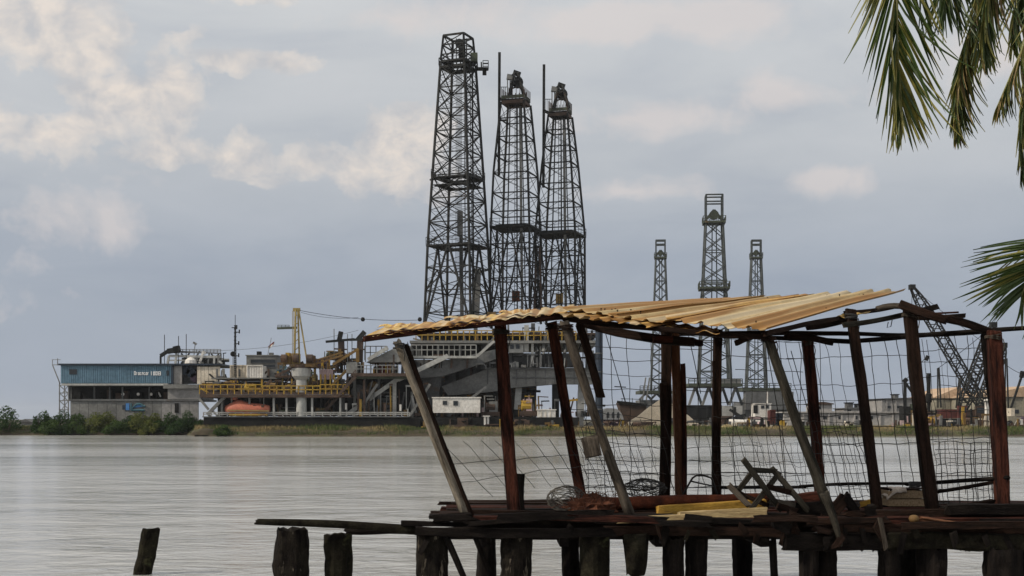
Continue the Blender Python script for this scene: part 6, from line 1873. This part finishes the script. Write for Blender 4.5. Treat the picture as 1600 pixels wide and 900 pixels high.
def frond(pts, nleaf, llen, mats, seed, side=None, gravity=.55, spread=.75, singles=True, start=.12, wid=.035, label=None, bias=Vector((0, 0, 0)), jit=1.0, ang=None):
    rs = random.Random(seed)
    pts = spline([Vector(p) for p in pts], 40)
    fr = MB().tube(pts, .022, 6, .005).build('frond', 'palm_rib', palm, smooth=True)
    if label: fr['label'] = label
    joined = {}
    for i in range(nleaf):
        s_ = start + (1 - start) * (i + .5) / nleaf
        k_ = min(int(s_ * 40), 39); p = pts[k_].lerp(pts[k_ + 1], s_ * 40 - k_)
        d = (pts[k_ + 1] - pts[k_]).normalized()
        sv = side if side is not None else d.cross(Vector((0, 0, 1)))
        sv = sv - d * sv.dot(d)
        if sv.length < .1: sv = Vector((1, 0, 0)) - d * d.x
        sv.normalize()
        for sg in (-1, 1):
            if rs.random() < .04: continue
            L = llen * (.45 + .55 * math.sin(math.pi * min(.95, .15 + s_ * .80))) * rs.uniform(.85, 1.1)
            sp = spread * (1 - .35 * s_) * (1 + jit * rs.uniform(-.15, .15))
            x = (d * (1 - sp * .5) + sv * sg * sp + Vector((0, 0, -gravity)) * rs.uniform(.7, 1.25) + bias + Vector((rs.gauss(0, .05), rs.gauss(0, .12), rs.gauss(0, .05))) * jit).normalized()
            if ang:                                     # leaflets set at a given angle to the rib, left and right
                a0_, a1_ = (ang[0], ang[1]) if sg < 0 else (ang[2], ang[3])
                s2 = (s_ - start) / (1 - start)
                an = R(a0_ + (a1_ - a0_) * s2 + rs.gauss(0, 3) * jit)
                x = (d * math.cos(an) + sv * sg * math.sin(an) + Vector((0, rs.gauss(0, .10) * jit, -gravity))).normalized()
                L = llen * min(1, .35 + 2.2 * (1 - s2)) * rs.uniform(.88, 1.08)
            z = d.cross(sv) * (1 if d.cross(sv).z > 0 else -1) + Vector((rs.gauss(0, .35), rs.gauss(0, .35), .2))
            y = z.cross(x).normalized(); z = x.cross(y)
            w = wid * rs.uniform(.8, 1.2)
            M = Matrix(((x.x * L, y.x * w, z.x * L, p.x), (x.y * L, y.y * w, z.y * L, p.y), (x.z * L, y.z * w, z.z * L, p.z), (0, 0, 0, 1)))
            t_ = rs.random(); m = mats[0] if t_ < mats[3] else (mats[1] if t_ < mats[4] else mats[2])
            me = leaf_mesh(m, rs.randrange(4))
            if singles:
                link(bpy.data.objects.new('leaflet', me), M, fr)
            else:
                J = joined.setdefault(m, MB()); J.add([M @ q.co for q in me.vertices], [tuple(q.vertices) for q in me.polygons])
    for m, J in joined.items():
        o = J.build('leaflets', m, fr); o['kind'] = 'stuff'
    return fr
G, Yw, Dr = 'palm_leaf', 'palm_leaf_yellow', 'palm_leaf_dry'
q = lambda x, y, Y=YPM: P(x, y, Y)
# visible fronds (singles) -- arching out of the crown, tips hanging into the picture
frond([crown, q(1740, -200, 9.8), q(1590, -290, 9.5), q(1450, -250, 9.3), q(1408, -110, 9.2), q(1402, 50, 9.2), q(1410, 180, 9.2)], 62, .74, (G, Yw, G, .48, .98), 21, side=Vector((1, 0, 0)), gravity=.05, start=.50, wid=.021, ang=(17, 9, 44, 14), jit=.7)
frond([crown, q(1720, -140, 10.2), q(1610, -200, 10.2), q(1530, -150, 10.2), q(1490, -70, 10.2), q(1478, 10, 10.2)], 40, .62, (G, G, Yw, .75, .96), 26, side=Vector((1, .2, 0)), gravity=.1, start=.5, wid=.024, ang=(14, 8, 36, 18))
frond([crown, q(1720, -120, 10.3), q(1620, -150, 10.4), q(1556, -80, 10.5), q(1520, 40, 10.5), q(1500, 120, 10.5), q(1496, 205, 10.5)], 90, .46, (G, Yw, Dr, .35, .88), 22, side=Vector((.9, .4, 0)), gravity=.35, start=.42, wid=.026, ang=(22, 10, 34, 14))
frond([crown, q(1735, -100, 10.1), q(1650, -140, 10.1), q(1580, -90, 10.1), q(1545, 0, 10.1), q(1535, 90, 10.1)], 60, .48, (G, Yw, Dr, .62, .94), 28, side=Vector((.9, .4, 0)), gravity=.35, start=.42, wid=.024, ang=(20, 10, 30, 14))
frond([crown, q(1740, -60, 9.6), q(1690, -70, 9.4), q(1632, 0, 9.3), q(1592, 90, 9.2), q(1556, 172, 9.2)], 72, .36, (Yw, G, Dr, .45, .75), 23, side=Vector((.7, .7, 0)), gravity=.8, start=.38, wid=.023, ang=(25, 15, 40, 20))
frond([crown, q(1730, -20, 10.6), q(1660, -60, 10.8), q(1622, 20, 10.9), q(1602, 140, 10.9), q(1596, 272, 10.9)], 74, .50, (G, Yw, Dr, .45, .88), 24, side=Vector((.8, .6, 0)), gravity=.35, start=.40, wid=.025, ang=(26, 12, 26, 12))
frond([crown, q(1730, -60, 10.9), q(1640, -110, 11.1), q(1600, -40, 11.2), q(1582, 70, 11.2)], 50, .55, (G, Yw, Dr, .6, .9), 27, side=Vector((.9, .4, 0)), gravity=.3, start=.4, wid=.025, ang=(28, 14, 28, 14))
frond([crown, q(1830, 150, 10.0), q(1790, 290, 9.9), q(1715, 335, 9.8), q(1655, 372, 9.7), q(1612, 425, 9.7), q(1596, 462, 9.7)], 60, .62, (G, G, Yw, .55, .85), 25, side=Vector((1, 0, .5)), gravity=.08, start=.42, wid=.022, ang=(62, 30, 50, 25), jit=.7)
# the rest of the crown, beyond the picture edge
for i, (a_, up) in enumerate(((0, .5), (40, .9), (75, .3), (-30, .2), (-70, .8), (-110, .5))):
    d = Vector((math.cos(R(a_)), math.sin(R(a_)), 0))
    if d.x < -.2: d.y *= 1.6
    L = 2.6
    frond([crown, crown + d * L * .3 + Vector((0, 0, up)), crown + d * L * .65 + Vector((0, 0, up * 1.1)), crown + d * L + Vector((0, 0, up * .4 - .6))], 34, .6, (G, Yw, G, .85, .98), 40 + i, gravity=.6, spread=.6, singles=False, wid=.03)
for i in range(5):
    a_ = i * 1.3; p = crown + Vector((.22 * math.cos(a_), .22 * math.sin(a_), -.22))
    MB().lathe(p, [(.02, -.13), (.09, -.09), (.115, 0), (.09, .09), (.02, .13)], 12).build('coconut', 'paint_ochre', palm, smooth=True)

# ================================================================== AIR
hz = bpy.data.materials.new('haze'); hz.use_nodes = True
hn = hz.node_tree.nodes; hn.clear()
ho = hn.new('ShaderNodeOutputMaterial'); hv = hn.new('ShaderNodeVolumePrincipled')
hv.inputs['Color'].default_value = (.86, .90, .96, 1)
hv.inputs['Density'].default_value = 0.0001
hv.inputs['Anisotropy'].default_value = 0.2
hz.node_tree.links.new(hv.outputs[0], ho.inputs['Volume'])
MATS['haze'] = hz
MB().box((-5600, -400, -1.6), (5600, 6600, 62)).build('haze', 'haze', kind='stuff', label='thin pale humid air over the lake and yard', cat='haze', origin=Vector((0, 0, 0)))
